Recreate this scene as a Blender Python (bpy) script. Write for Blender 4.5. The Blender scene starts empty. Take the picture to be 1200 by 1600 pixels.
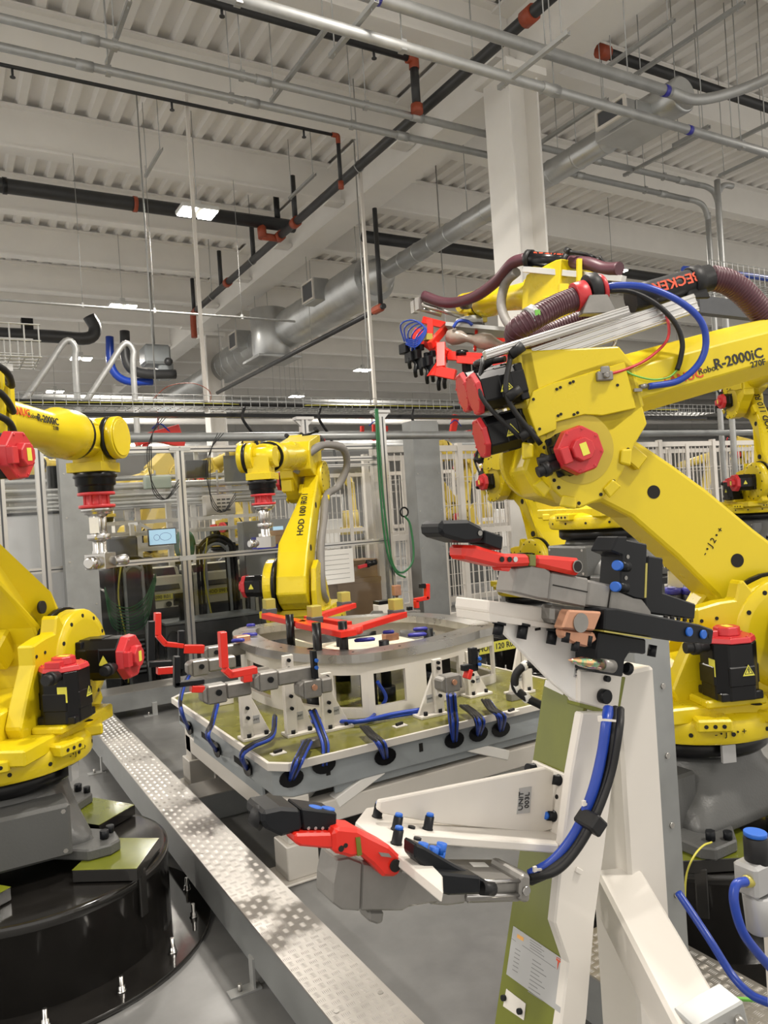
import bpy, bmesh, math, random
from math import sin, cos, pi, radians, sqrt, atan2
from mathutils import Vector, Matrix

scn = bpy.context.scene
COL = scn.collection
random.seed(7)

# ------------------------------------------------------------------ camera
YAW, PITCH, ROLL, FOC = radians(30.2), radians(-.17), radians(-3.7), 1200.0
EYE = Vector((0, 0, 1.6))
cf = Vector((sin(YAW)*cos(PITCH), cos(YAW)*cos(PITCH), sin(PITCH)))
cr = Vector((cos(YAW), -sin(YAW), 0))
cu = cr.cross(cf)
cr, cu = cr*cos(ROLL)+cu*sin(ROLL), -cr*sin(ROLL)+cu*cos(ROLL)
cam_data = bpy.data.cameras.new('camera')
cam = bpy.data.objects.new('camera', cam_data)
COL.objects.link(cam)
cam_data.sensor_fit = 'VERTICAL'
cam_data.sensor_height = 36.0
cam_data.lens = FOC/1600*36.0
cam_data.clip_start = .02
cam_data.clip_end = 300
cam.matrix_world = Matrix.Translation(EYE) @ Matrix((cr, cu, -cf)).transposed().to_4x4()
scn.camera = cam

# ------------------------------------------------------------------ world, exposure
w = bpy.data.worlds.new('World'); scn.world = w; w.use_nodes = True
bg = w.node_tree.nodes['Background']
bg.inputs[0].default_value = (1.0, .95, .87, 1)
bg.inputs[1].default_value = 1.35
scn.view_settings.view_transform = 'Standard'
scn.view_settings.look = 'None'
scn.view_settings.gamma = 1
scn.view_settings.use_curve_mapping = False
scn.view_settings.exposure = -0.2
LAMP_WATTS = 260
LAMPS = [(x, y) for x in (-4.9, 3.5, 11.9, 20.3) for y in (-.4, 4.6, 10.8, 16.0, 21.2, 26.4, 31.4)]
LAMPS = [(2.5, 3.4) if p == (3.5, 4.6) else p for p in LAMPS]
LAMP_Z = 6.02

# ------------------------------------------------------------------ helpers
def ray(px, py):
    return cf + cr*((px-600)/FOC) - cu*((py-800)/FOC)
def at(px, py, X=None, Y=None, Z=None, D=None):
    """world point seen at photo pixel px,py on the plane X=, Y=, Z= or at view depth D="""
    d = ray(px, py)
    if D is not None: t = D
    elif X is not None: t = (X-EYE.x)/d.x
    elif Y is not None: t = (Y-EYE.y)/d.y
    else: t = (Z-EYE.z)/d.z
    return EYE + d*t
def atp(px, py, p0, n):
    d = ray(px, py)
    return EYE + d*((p0-EYE).dot(n)/d.dot(n))
V = lambda *a: Vector(a)

class G:
    """collects simple shapes into one mesh"""
    def __init__(s): s.v = []; s.f = []; s.sm = []
    def raw(s, vs, fs, smooth=False):
        o = len(s.v); s.v += [tuple(v) for v in vs]
        s.f += [tuple(i+o for i in f) for f in fs]; s.sm += [smooth]*len(fs)
        return s
    def box(s, lo, hi, M=None):
        x0, y0, z0 = lo; x1, y1, z1 = hi
        vs = [Vector(p) for p in ((x0,y0,z0),(x1,y0,z0),(x1,y1,z0),(x0,y1,z0),(x0,y0,z1),(x1,y0,z1),(x1,y1,z1),(x0,y1,z1))]
        if M: vs = [M@v for v in vs]
        return s.raw(vs, [(0,3,2,1),(4,5,6,7),(0,1,5,4),(1,2,6,5),(2,3,7,6),(3,0,4,7)])
    def cbox(s, c, sz, M=None):
        return s.box([c[i]-sz[i]/2 for i in range(3)], [c[i]+sz[i]/2 for i in range(3)], M)
    def bar(s, a, b, w, h, up=(0,0,1)):
        """box beam from a to b, w across, h along up"""
        a, b = Vector(a), Vector(b); d = (b-a); L = d.length; d.normalize()
        u = Vector(up); sd = d.cross(u)
        if sd.length < 1e-4: sd = d.cross(Vector((1,0,0)))
        sd.normalize(); u = sd.cross(d)
        M = Matrix((d, sd, u)).transposed().to_4x4(); M.translation = a
        return s.box((0,-w/2,-h/2), (L,w/2,h/2), M)
    def prism(s, pts, vec, pts2=None):
        """polygon of 3D points swept by vec"""
        n = len(pts); pts = [Vector(p) for p in pts]; vec = Vector(vec)
        q = [Vector(p) for p in pts2] if pts2 else [p+vec for p in pts]
        nr = Vector((0,0,0))
        for i in range(n): nr += pts[i].cross(pts[(i+1)%n])
        A, B = (list(range(n)), list(range(n,2*n)))
        side = [(i,(i+1)%n,n+(i+1)%n,n+i) for i in range(n)]
        if nr.dot(q[0]-pts[0]) > 0: fs = [tuple(reversed(A)), tuple(B)] + side
        else: fs = [tuple(A), tuple(reversed(B))] + [tuple(reversed(f)) for f in side]
        return s.raw(pts+q, fs)
    def lathe(s, prof, o=(0,0,0), ax=(0,0,1), n=20, smooth=True, ph=0):
        """prof: list of (distance along axis, radius)"""
        o = Vector(o); ax = Vector(ax).normalized()
        t = Vector((0,0,1)) if abs(ax.z) < .9 else Vector((1,0,0))
        e1 = ax.cross(t).normalized(); e2 = ax.cross(e1)
        vs = []
        for h, r in prof:
            for k in range(n):
                a = 2*pi*k/n+ph; vs.append(o+ax*h+(e1*cos(a)+e2*sin(a))*max(r, 1e-5))
        fs = []
        m = len(prof)
        for j in range(m-1):
            for k in range(n):
                k2 = (k+1)%n; fs.append((j*n+k, j*n+k2, (j+1)*n+k2, (j+1)*n+k))
        s.raw(vs, fs, smooth)
        b = len(s.v)-m*n
        s.f += [tuple(b+k for k in reversed(range(n))), tuple(b+(m-1)*n+k for k in range(n))]; s.sm += [False, False]
        return s
    def cyl(s, a, b, r, r2=None, n=16, smooth=True, ph=0):
        a, b = Vector(a), Vector(b)
        return s.lathe([(0,r),((b-a).length, r if r2 is None else r2)], a, b-a, n, smooth, ph)
    def tube(s, pts, r, n=8, sub=6, closed=False):
        pts = [Vector(p) for p in pts]
        if sub > 1 and len(pts) > 2:
            P = [pts[0]*2-pts[1]] + pts + [pts[-1]*2-pts[-2]]; out = []
            for i in range(1, len(P)-2):
                for k in range(sub):
                    t = k/sub; a,b,c,d = P[i-1:i+3]
                    out.append(.5*((2*b)+(c-a)*t+(2*a-5*b+4*c-d)*t*t+(3*b-a-3*c+d)*t**3))
            out.append(pts[-1]); pts = out
        rr = r if callable(r) else (lambda t: r)
        vs = []; N = len(pts); e1 = None
        for i, p in enumerate(pts):
            d = (pts[min(i+1,N-1)]-pts[max(i-1,0)]).normalized()
            if e1 is None:
                t = Vector((0,0,1)) if abs(d.z) < .9 else Vector((1,0,0)); e1 = d.cross(t).normalized()
            else:
                e1 = (e1-d*e1.dot(d)).normalized()
            e2 = d.cross(e1); q = rr(i/(N-1))
            vs += [p+(e1*cos(2*pi*k/n)+e2*sin(2*pi*k/n))*q for k in range(n)]
        fs = [(j*n+k, j*n+(k+1)%n, (j+1)*n+(k+1)%n, (j+1)*n+k) for j in range(N-1) for k in range(n)]
        s.raw(vs, fs, True); b = len(s.v)-len(vs)
        s.f += [tuple(b+k for k in reversed(range(n))), tuple(b+(N-1)*n+k for k in range(n))]; s.sm += [False]*2
        return s
    def ball(s, c, r, n=10):
        c = Vector(c); m = n//2
        return s.lathe([(-r*cos(pi*j/m), r*sin(pi*j/m)) for j in range(m+1)], c, (0,0,1), n)
    def xf(s, M):
        s.v = [tuple(M@Vector(v)) for v in s.v]; return s
    def mesh(s, name):
        me = bpy.data.meshes.new(name); me.from_pydata(s.v, [], s.f)
        me.polygons.foreach_set('use_smooth', s.sm); me.update()
        return me

def obj(name, g, m, parent=None, bev=0, label=None, seg=1, recalc=False):
    me = g if isinstance(g, bpy.types.Mesh) else g.mesh(name)
    if not me.materials: me.materials.append(m)
    if recalc:
        bm = bmesh.new(); bm.from_mesh(me); bmesh.ops.recalc_face_normals(bm, faces=bm.faces); bm.to_mesh(me); bm.free()
    o = bpy.data.objects.new(name, me); COL.objects.link(o)
    if parent: o.parent = parent
    if bev:
        b = o.modifiers.new('bevel', 'BEVEL'); b.width = bev; b.segments = seg; b.limit_method = 'ANGLE'; b.angle_limit = radians(40)
    if label: o['label'] = label
    if name in SMALL: o['kind'] = 'stuff'
    return o
SMALL = {'bolt_holes','base_bolts','cover_screws','block_bolts','socket_bolts','rail_holes','jaw_screws','bar_teeth','end_bolts','tie_rods','line_drawing','frame_slots','motor_cables','mesh_bars','slot_marks','warning_symbol','casting_seam'}
def thing(name, label, cat, loc=(0,0,0), rz=0, group=None):
    o = bpy.data.objects.new(name, None); COL.objects.link(o); o.empty_display_size = .1
    o.location = loc; o.rotation_euler = (0,0,rz); o['label'] = label; o['category'] = cat
    if group: o['group'] = group
    return o
def solo(name, g, m, label, cat, group=None, bev=0, kind=None):
    """a thing that is one mesh, shapes given in world coordinates; its origin goes to its own foot"""
    xs = [v[0] for v in g.v]; ys = [v[1] for v in g.v]; zs = [v[2] for v in g.v]
    c = Vector(((min(xs)+max(xs))/2, (min(ys)+max(ys))/2, min(zs)))
    g.v = [(v[0]-c.x, v[1]-c.y, v[2]-c.z) for v in g.v]
    o = obj(name, g, m, None, bev); o.location = c; o['label'] = label; o['category'] = cat
    if group: o['group'] = group
    if kind: o['kind'] = kind
    return o
def dup_tree(o, parent=None):
    c = o.copy(); COL.objects.link(c)
    if parent: c.parent = parent
    for ch in list(o.children): dup_tree(ch, c)
    return c
_tcache = {}
def text(s, M, size, m, parent, name='lettering', thick=.0008, bold=0):
    """real letters: M maps text plane (x right, y up, z out) to parent space; centred"""
    key = (s, size, thick, bold)
    if key not in _tcache:
        cu_ = bpy.data.curves.new('t', 'FONT'); cu_.body = s; cu_.size = size; cu_.align_x = 'CENTER'; cu_.align_y = 'CENTER'
        cu_.extrude = thick; cu_.offset = bold; cu_.resolution_u = 2
        to = bpy.data.objects.new('t', cu_); COL.objects.link(to)
        me = bpy.data.meshes.new_from_object(to.evaluated_get(bpy.context.evaluated_depsgraph_get()))
        bpy.data.objects.remove(to); bpy.data.curves.remove(cu_)
        _tcache[key] = me
    me = _tcache[key].copy(); me.transform(M); me.materials.clear(); me.materials.append(m)
    return obj(name, me, m, parent)
def frame(o, x, y):
    """matrix with origin o, x right, y up (world or local vectors)"""
    x = Vector(x).normalized(); y = Vector(y); z = x.cross(y).normalized(); y = z.cross(x)
    M = Matrix((x, y, z)).transposed().to_4x4(); M.translation = Vector(o); return M

# ------------------------------------------------------------------ materials
def mat(name, col, rough=.5, metal=0, noise=0, nscale=8, bump=0, bscale=60, spec=.5, rvar=0, coat=0, emit=None, estr=0, stretch=None, alpha=None):
    m = bpy.data.materials.new(name); m.use_nodes = True; nt = m.node_tree; p = nt.nodes['Principled BSDF']
    p.inputs['Base Color'].default_value = (*col, 1); p.inputs['Roughness'].default_value = rough
    p.inputs['Metallic'].default_value = metal; p.inputs['Specular IOR Level'].default_value = spec
    p.inputs['Coat Weight'].default_value = coat; p.inputs['Coat Roughness'].default_value = .08
    if emit: p.inputs['Emission Color'].default_value = (*emit, 1); p.inputs['Emission Strength'].default_value = estr
    if noise or bump or rvar:
        tc = nt.nodes.new('ShaderNodeTexCoord'); mp = nt.nodes.new('ShaderNodeMapping')
        nt.links.new(tc.outputs['Object'], mp.inputs[0])
        if stretch: mp.inputs['Scale'].default_value = stretch
        n = nt.nodes.new('ShaderNodeTexNoise'); n.inputs['Scale'].default_value = nscale; n.inputs['Detail'].default_value = 5; n.inputs['Roughness'].default_value = .6
        nt.links.new(mp.outputs[0], n.inputs['Vector'])
        if noise:
            r = nt.nodes.new('ShaderNodeMapRange'); r.inputs[1].default_value = .25; r.inputs[2].default_value = .75
            r.inputs[3].default_value = 1-noise; r.inputs[4].default_value = 1+noise
            nt.links.new(n.outputs[0], r.inputs[0])
            mx = nt.nodes.new('ShaderNodeMix'); mx.data_type = 'RGBA'; mx.blend_type = 'MULTIPLY'; mx.inputs[0].default_value = 1
            mx.inputs[6].default_value = (*col, 1); nt.links.new(r.outputs[0], mx.inputs[7]); nt.links.new(mx.outputs[2], p.inputs['Base Color'])
        if rvar:
            r2 = nt.nodes.new('ShaderNodeMapRange'); r2.inputs[1].default_value = .3; r2.inputs[2].default_value = .7
            r2.inputs[3].default_value = max(.03, rough-rvar); r2.inputs[4].default_value = rough+rvar
            nt.links.new(n.outputs[0], r2.inputs[0]); nt.links.new(r2.outputs[0], p.inputs['Roughness'])
        if bump:
            n2 = nt.nodes.new('ShaderNodeTexNoise'); n2.inputs['Scale'].default_value = bscale; n2.inputs['Detail'].default_value = 3
            nt.links.new(mp.outputs[0], n2.inputs['Vector'])
            b = nt.nodes.new('ShaderNodeBump'); b.inputs['Strength'].default_value = bump; b.inputs['Distance'].default_value = .003
            nt.links.new(n2.outputs[0], b.inputs['Height']); nt.links.new(b.outputs[0], p.inputs['Normal'])
    return m
YEL = mat('yellow_paint', (.63,.485,.008), .30, noise=.03, nscale=3, bump=.08, bscale=90, rvar=.06)
YELF = mat('yellow_far_dulled', (.55,.41,.06), .4, noise=.04)  # duller copy of the yellow, veil of the clear panels put into the colour
RED = mat('red_cover', (.52,.028,.035), .38, noise=.05)
REDP = mat('red_paint', (.66,.022,.012), .3, noise=.04, nscale=6)
BLK = mat('black_enamel', (.006,.006,.007), .28, noise=.2, spec=.3)
BLKR = mat('black_rubber', (.012,.012,.013), .5, bump=.15, spec=.35)
BLKM = mat('black_oxide', (.008,.009,.011), .38, noise=.25, nscale=12, rvar=.06, spec=.22)
DRUM = mat('black_gloss', (.012,.011,.010), .13, noise=.3, nscale=5, coat=.4, rvar=.07, bump=.03, bscale=15)
DKG = mat('dark_grey_panel', (.07,.074,.082), .45, noise=.08)
CAST = mat('grey_casting', (.085,.086,.084), .34, noise=.08, nscale=4, bump=.25, bscale=120)
WHT = mat('white_paint', (.66,.625,.575), .35, noise=.03, nscale=4, bump=.05)
STW = mat('white_structural_paint', (.84,.82,.785), .55, noise=.04, nscale=1.5)
DECK = mat('deck_paint', (.84,.82,.79), .6, noise=.05, nscale=1)
CREAM = mat('cream_panel', (.80,.78,.62), .45)
GALV = mat('galvanised_steel', (.42,.425,.42), .5, metal=.6, noise=.12, nscale=9, rvar=.06)
GALP = mat('galvanised_trough', (.30,.31,.31), .42, metal=.6, noise=.14, nscale=5, rvar=.1)
GALD = mat('galvanised_duct', (.50,.51,.51), .34, metal=.75, noise=.12, nscale=3, rvar=.06)
ALU = mat('aluminium_profile', (.62,.61,.59), .32, metal=.85, noise=.05, rvar=.05)
STEEL = mat('machined_steel', (.47,.455,.43), .3, metal=.9, noise=.06, nscale=6, rvar=.05)
STL2 = mat('clamp_steel', (.25,.24,.225), .42, metal=.55, noise=.12, nscale=18, bump=.1)
NICK = mat('nickel', (.52,.51,.50), .24, metal=1, noise=.05)
TREAD = mat('tread_plate', (.44,.42,.395), .38, metal=.85, noise=.07, nscale=5, rvar=.05)
GSTL = mat('grey_steel_paint', (.30,.325,.34), .42, noise=.08, nscale=5)
OLIVE = mat('olive_coated_plate', (.135,.15,.012), .17, noise=.14, nscale=7, rvar=.06, stretch=(1,1,.15), coat=.3)
OLIVP = mat('olive_base_plate', (.165,.16,.03), .16, noise=.2, nscale=9, rvar=.08)
COPP = mat('copper_block', (.52,.27,.17), .38, metal=.55, noise=.15, nscale=25)
BLUE = mat('blue_hose', (.010,.045,.33), .35)
BLUC = mat('blue_cap', (.012,.11,.50), .4)
BLUP = mat('blue_plastic', (.03,.03,.30), .35)
PURP = mat('purple_hose', (.075,.022,.033), .45, bump=.05)
PIPEB = mat('black_pipe', (.028,.029,.031), .45, noise=.25, nscale=4)
PIPER = mat('orange_coupling', (.30,.055,.022), .5, noise=.1)
GRNW = mat('green_wire', (.03,.16,.06), .5)
GRNL = mat('light_green_wire', (.16,.45,.07), .45)
YELW = mat('yellow_wire', (.60,.55,.08), .45)
SLEEV = mat('grey_sleeve', (.20,.19,.18), .55, bump=.6, bscale=25, noise=.12)
LTAG = mat('yellow_sticker', (.70,.66,.08), .45)
TAG = mat('silver_tag', (.42,.42,.42), .4, metal=.3)
PAPER = mat('paper', (.76,.75,.72), .7)
INK = mat('black_ink', (.02,.02,.02), .6)
INKG = mat('grey_ink', (.22,.22,.22), .6)
INKR = mat('red_ink', (.62,.07,.02), .5)
HOLE = mat('dark_hole', (.006,.005,.004), .8)
CARD = mat('cardboard', (.36,.24,.14), .8, noise=.06)
WBRD = mat('whiteboard', (.84,.86,.9), .25)
BONE = mat('pad_yellow_urethane', (.38,.33,.07), .35)
SCRN = mat('lit_screen', (.2,.3,.4), .3, emit=(.45,.72,.9), estr=1.0)
LAMPM = mat('lamp_lens', (.9,.9,.85), .3, emit=(1,.95,.85), estr=22)
LAMPH = mat('lamp_housing', (.6,.6,.58), .4)
GREENL = mat('green_led', (.1,.6,.2), .3, emit=(.1,.9,.3), estr=2)

def steel_rainbow():
    m = mat('heat_tinted_steel', (.6,.4,.5), .14, metal=1); nt = m.node_tree; p = nt.nodes['Principled BSDF']
    tc = nt.nodes.new('ShaderNodeTexCoord'); wv = nt.nodes.new('ShaderNodeTexNoise'); wv.inputs['Scale'].default_value = 45; wv.inputs['Detail'].default_value = 2
    r = nt.nodes.new('ShaderNodeValToRGB'); cs = [(.30,(.75,.3,.45)),(.42,(.85,.55,.25)),(.5,(.25,.55,.35)),(.58,(.8,.3,.5)),(.66,(.15,.3,.6)),(.75,(.6,.55,.5))]
    while len(r.color_ramp.elements) < len(cs): r.color_ramp.elements.new(.5)
    for e, (t, c) in zip(r.color_ramp.elements, cs): e.position = t; e.color = (*c, 1)
    nt.links.new(tc.outputs['Object'], wv.inputs['Vector']); nt.links.new(wv.outputs[0], r.inputs[0]); nt.links.new(r.outputs[0], p.inputs['Base Color'])
    return m
RAIN = steel_rainbow()
def clear_mat():
    m = bpy.data.materials.new('clear_polycarbonate'); m.use_nodes = True; nt = m.node_tree; nt.nodes.remove(nt.nodes['Principled BSDF'])
    t = nt.nodes.new('ShaderNodeBsdfTransparent'); t.inputs[0].default_value = (.93,.93,.92,1)
    g = nt.nodes.new('ShaderNodeBsdfGlossy'); g.inputs['Roughness'].default_value = .06
    f = nt.nodes.new('ShaderNodeFresnel'); f.inputs[0].default_value = 1.5
    mx = nt.nodes.new('ShaderNodeMixShader'); nt.links.new(f.outputs[0], mx.inputs[0]); nt.links.new(t.outputs[0], mx.inputs[1]); nt.links.new(g.outputs[0], mx.inputs[2])
    nt.links.new(mx.outputs[0], nt.nodes['Material Output'].inputs[0]); return m
CLEAR = clear_mat()
def floor_mat():
    m = mat('polished_concrete', (.34,.335,.325), .22); nt = m.node_tree; p = nt.nodes['Principled BSDF']
    tc = nt.nodes.new('ShaderNodeTexCoord')
    n = nt.nodes.new('ShaderNodeTexNoise'); n.inputs['Scale'].default_value = 1.6; n.inputs['Detail'].default_value = 8; n.inputs['Roughness'].default_value = .65
    r = nt.nodes.new('ShaderNodeValToRGB'); r.color_ramp.elements[0].position = .28; r.color_ramp.elements[0].color = (.10,.10,.10,1)
    r.color_ramp.elements[1].position = .76; r.color_ramp.elements[1].color = (.20,.20,.195,1)
    nt.links.new(tc.outputs['Object'], n.inputs['Vector']); nt.links.new(n.outputs[0], r.inputs[0]); nt.links.new(r.outputs[0], p.inputs['Base Color'])
    n2 = nt.nodes.new('ShaderNodeTexNoise'); n2.inputs['Scale'].default_value = 7; n2.inputs['Detail'].default_value = 6
    q = nt.nodes.new('ShaderNodeMapRange'); q.inputs[1].default_value = .2; q.inputs[2].default_value = .85; q.inputs[3].default_value = .26; q.inputs[4].default_value = .42
    nt.links.new(tc.outputs['Object'], n2.inputs['Vector']); nt.links.new(n2.outputs[0], q.inputs[0]); nt.links.new(q.outputs[0], p.inputs['Roughness'])
    return m
FLOOR = floor_mat()
# ================================================================== SETTING
def setting(name, g, m, bev=0):
    o = obj(name, g, m, None, bev); o['kind'] = 'structure'; return o
XA, XB, YA, YB = -8, 44, -3, 46
setting('floor', G().box((XA,YA,-.1), (XB,YB,0)), FLOOR)
setting('wall_back', G().box((XA,YB,0), (XB,YB+.2,7.7)), STW)
setting('wall_right', G().box((XB,YA,0), (XB+.2,YB,7.7)), STW)
def deck():
    g = G(); p = .31; z0, z1 = 7.52, 7.60; x = XA; prof = []
    while x < XB:
        prof += [(x,z0),(x+.10,z0),(x+.135,z1),(x+.275,z1)]; x += p
    n = len(prof); vs = [(a,YA,b) for a,b in prof]+[(a,YB,b) for a,b in prof]
    g.raw(vs, [(i+1,i,n+i,n+i+1) for i in range(n-1)])
    g.box((XA,YA,7.64), (XB,YB,7.7)); return g
ceil = setting('ceiling', deck(), DECK)
GX = 6.35
for k in range(17):
    y = .4+2.25*k
    for x0, x1 in ((XA, GX-.03), (GX+.03, XB)):
        g = G(); g.box((x0,y-.012,6.93), (x1,y+.012,7.52)); g.box((x0,y-.12,6.90), (x1,y+.12,6.93)); g.box((x0,y-.12,7.49), (x1,y+.12,7.515))
        # stiffener and seat at the girder
        xe = x1 if x1 < 10 else x0; g.box((min(xe,xe+(-.3 if xe==x1 else .3)),y-.12,6.87), (max(xe,xe+(-.3 if xe==x1 else .3)),y+.12,6.90))
        obj('roof_beam', g, STW, ceil)
g = G(); g.box((GX-.012,YA,6.63), (GX+.012,YB,7.48)); g.box((GX-.26,YA,6.59), (GX+.26,YB,6.63)); g.box((GX-.26,YA,7.46), (GX+.26,YB,7.50))
obj('roof_girder', g, STW, ceil)

def column(cx, cy, label):
    t = thing('steel_column', label, 'column', (cx,cy,0))
    s = .225
    obj('column_flange', G().box((-s,-s,.03), (-s+.03,s,6.5)), STW, t, .003)
    obj('column_flange', G().box((s-.03,-s,.03), (s,s,6.5)), STW, t, .003)
    obj('column_web', G().box((-s+.03,-.015,.03), (s-.03,.015,6.5)), STW, t)
    obj('cap_plate', G().box((-.3,-.3,6.5), (.3,.3,6.59)), STW, t, .003)
    obj('base_plate', G().box((-.33,-.33,0), (.33,.33,.03)), STW, t)
column(6.10, 6.9, 'white steel column rising behind the big yellow robots to the roof girder')
column(6.62, 20.0, 'slender looking white steel column far away at left centre under the girder end')

# ---- lamps
lp = None
fr = {(3.5,10.8):'lit high-bay lamp beside the black roof pipe, nearest and largest in view',
      (3.5,16.0):'lit high-bay lamp in the left row, second nearest, above the thin hanging conduit',
      (3.5,21.2):'lit high-bay lamp far down the left row above the bent conduits',
      (11.9,21.2):'lit high-bay lamp right of the far column behind the duct'}
def pix(p):
    v = Vector(p)-EYE; d = v.dot(cf)
    return (600+FOC*v.dot(cr)/d, 800-FOC*v.dot(cu)/d) if d > .1 else (-9e9, 0)
vis = sorted([p for p in LAMPS if p not in fr and 0 < pix((*p,LAMP_Z))[0] < 1200 and 0 < pix((*p,LAMP_Z))[1] < 1600], key=lambda p: pix((*p,LAMP_Z))[0])
ordn = ['first','second','third','fourth','fifth','sixth','seventh','eighth','ninth','tenth','eleventh','twelfth','thirteenth','fourteenth','fifteenth','sixteenth','seventeenth','eighteenth']
for i, p in enumerate(vis): fr[p] = 'lit small distant high-bay lamp, %s from the left among the farther ones'%ordn[i]
for (x, y) in LAMPS:
    t = thing('high_bay_lamp', fr.get((x,y), 'lit high-bay lamp of the rows outside the frame, over and behind the camera'), 'ceiling lamp', (x,y,LAMP_Z), 0, None if (x,y) in fr else 'high-bay lamps out of frame')
    obj('lamp_housing', G().box((-.27,-.19,.03), (.27,.19,.09)).box((-.05,-.05,.09),(.05,.05,.2)), LAMPH, t, .01)
    for sx in (-1, 1):
        obj('lamp_lens', G().box((sx*.15-.10,-.17,.012), (sx*.15+.10,.17,.03)), LAMPM, t)
    obj('hanger_wire', G().cyl((0,0,.2), (0,0,.87 if abs((y-.4)/2.25-round((y-.4)/2.25))<.06 else 1.5), .006, n=5), GALV, t)
    ld = bpy.data.lights.new('high_bay_light', 'AREA'); ld.shape = 'RECTANGLE'; ld.size = .5; ld.size_y = .36
    ld.energy = LAMP_WATTS; ld.color = (1, .935, .845); ld.spread = radians(165)
    lo = bpy.data.objects.new('lamp_light', ld); COL.objects.link(lo); lo.parent = t; lo.location = (0,0,0)

# ================================================================== OVERHEAD SERVICES
# sprinkler main along the girder
t = thing('sprinkler_main', 'dark steel sprinkler main running along the left of the roof girder', 'pipe', (5.25,0,6.3))
obj('pipe', G().cyl((0,-2,0), (0,16.9,0), .062, n=14), PIPEB, t)
for y in (2.2, 5.6, 11.25, 11.9, 14.6): obj('coupling', G().cyl((0,y-.07,0), (0,y+.07,0), .085, n=12), PIPER, t)
obj('drop_elbow', G().tube([(0,16.7,0),(0,16.95,-.02),(0,17.0,-.2),(0,17.0,-.55)], .07, 10), PIPER, t)
for y in (1.5,4,6.5,9.1,13.2,15.6): obj('pipe_hanger', G().cyl((0,y,.05),(0,y,1.2),.008,n=5).tube([(-.075,y,0),(0,y,-.08),(.075,y,0),(0,y,.08),(-.075,y,0)],.008,5), GALV, t)
for px, py in ((447,330),(383,388),(334,440),(293,485)):
    p = at(px, py, X=5.1)-t.location; obj('riser_stub', G().cyl((.0,p.y,.05),(.0,p.y,.75),.045,n=8), PIPEB, t)
t = thing('roof_pipe', 'thick black roof pipe crossing behind the nearest lamp', 'pipe', (0,11.95,6.52))
obj('pipe', G().cyl((-4,0,0), (5.55,0,0), .105, n=14), PIPEB, t)
for x in (1.1, 2.9): obj('coupling', G().cyl((x-.03,0,0), (x+.03,0,0), .118, n=12), BLK if x<2 else PIPER, t)
obj('riser', G().cyl((5.25,0,0), (5.25,0,.62), .05, n=10), BLK, t)
obj('tee', G().cyl((4.95,0,-.05), (4.95,-.02,-.28), .075, n=10).cyl((4.95,0,-.24),(5.25,0,-.24),.06,n=10), PIPER, t)
t = thing('roof_pipe', 'thick black roof pipe seen right of the girder behind the spiral duct', 'pipe', (0,11.95,6.52))
obj('pipe', G().cyl((6.9,0,0), (17,0,0), .105, n=12), PIPEB, t)
t = thing('roof_pipe', 'black pipe at top right running off the frame with an orange elbow', 'pipe', (0,6.1,6.6))
obj('pipe', G().cyl((6.75,0,0), (16,0,0), .06, n=12), PIPEB, t)
for x in (6.8, 10.4): obj('coupling', G().cyl((x-.07,0,0), (x+.07,0,0), .08, n=10), PIPER, t)
def branch(y, z, x0, x1, r, dz, label):
    t = thing('sprinkler_branch', label, 'pipe', (0,y,z))
    obj('pipe', G().cyl((x0,0,0), (x1,0,0), r, n=10), PIPEB, t)
    obj('elbow', G().tube([(x1-.06,0,0),(x1+.02,0,0),(x1+.03,0,-.03),(x1+.03,0,-.11)], r*1.5, 8), PIPER, t)
    obj('drop_pipe', G().cyl((x1+.03,0,-.1), (x1+.03,0,dz), r*1.3, n=10), PIPEB, t)
    obj('lower_elbow', G().cyl((x1+.03,0,dz), (x1+.03,0,dz-.1), r*1.8, n=8), PIPER, t)
    x = x0+.5
    while x < x1-.3:
        obj('sprinkler_head', G().cyl((x,0,-r),(x,0,-.11),.014,n=6).cyl((x,0,-.11),(x,0,-.12),.03,n=8), PIPEB, t); x += 1.75
branch(9.2, 6.72, -3, 4.98, .022, -.62, 'thin black sprinkler branch under the upper left beam ending in an orange elbow')
branch(7.3, 6.74, -3, 5.0, .04, -.52, 'dark sprinkler branch at top left ending in a rust coloured elbow and drop')
# pair of conduits under the roof, with drops
def rods(t, xs, ztop, z0, dy=0):
    for x in xs:
        obj('hanger_rod', G().cyl((x,dy,z0), (x,dy,ztop), .006, n=5).cbox((x,dy,z0),(.05,.07,.09)), GALV, t)
for k, (y, z, lb) in enumerate(((7.38, 6.12, 'upper of two parallel grey conduits crossing the top of the hall'), (7.72, 6.06, 'lower of two parallel grey conduits crossing the top of the hall'))):
    t = thing('roof_conduit', lb, 'conduit', (0,y,z))
    obj('conduit', G().cyl((-4,0,0), (10.05+.2*k,0,0), .042, n=10), GALV, t)
    obj('bent_drop', G().tube([(10.0+.2*k,0,0),(10.25+.2*k,0,0),(10.42+.2*k,0,-.06),(10.5+.2*k,0,-.25),(10.5+.2*k,0,-.6),(10.5+.2*k,0,-5.2)], .042, 10, 4), GALV, t)
    for x in (1.4,3.1,5.0,7.9,9.6): obj('conduit_coupling', G().cyl((x,0,0),(x+.16,0,0),.05,n=10), GALV, t)
    rods(t, (1.7,2.95,4.4,7.6,9.3), 7.5-z, 0)
t = thing('roof_conduit', 'third vertical conduit dropping at right, nearest of the bundle', 'conduit', (10.1,7.1,0))
obj('conduit', G().tube([(.35,0,6.05),(.15,0,6.03),(.03,0,5.9),(0,0,5.7),(0,0,.9)], .042, 10, 4), GALV, t)

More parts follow.
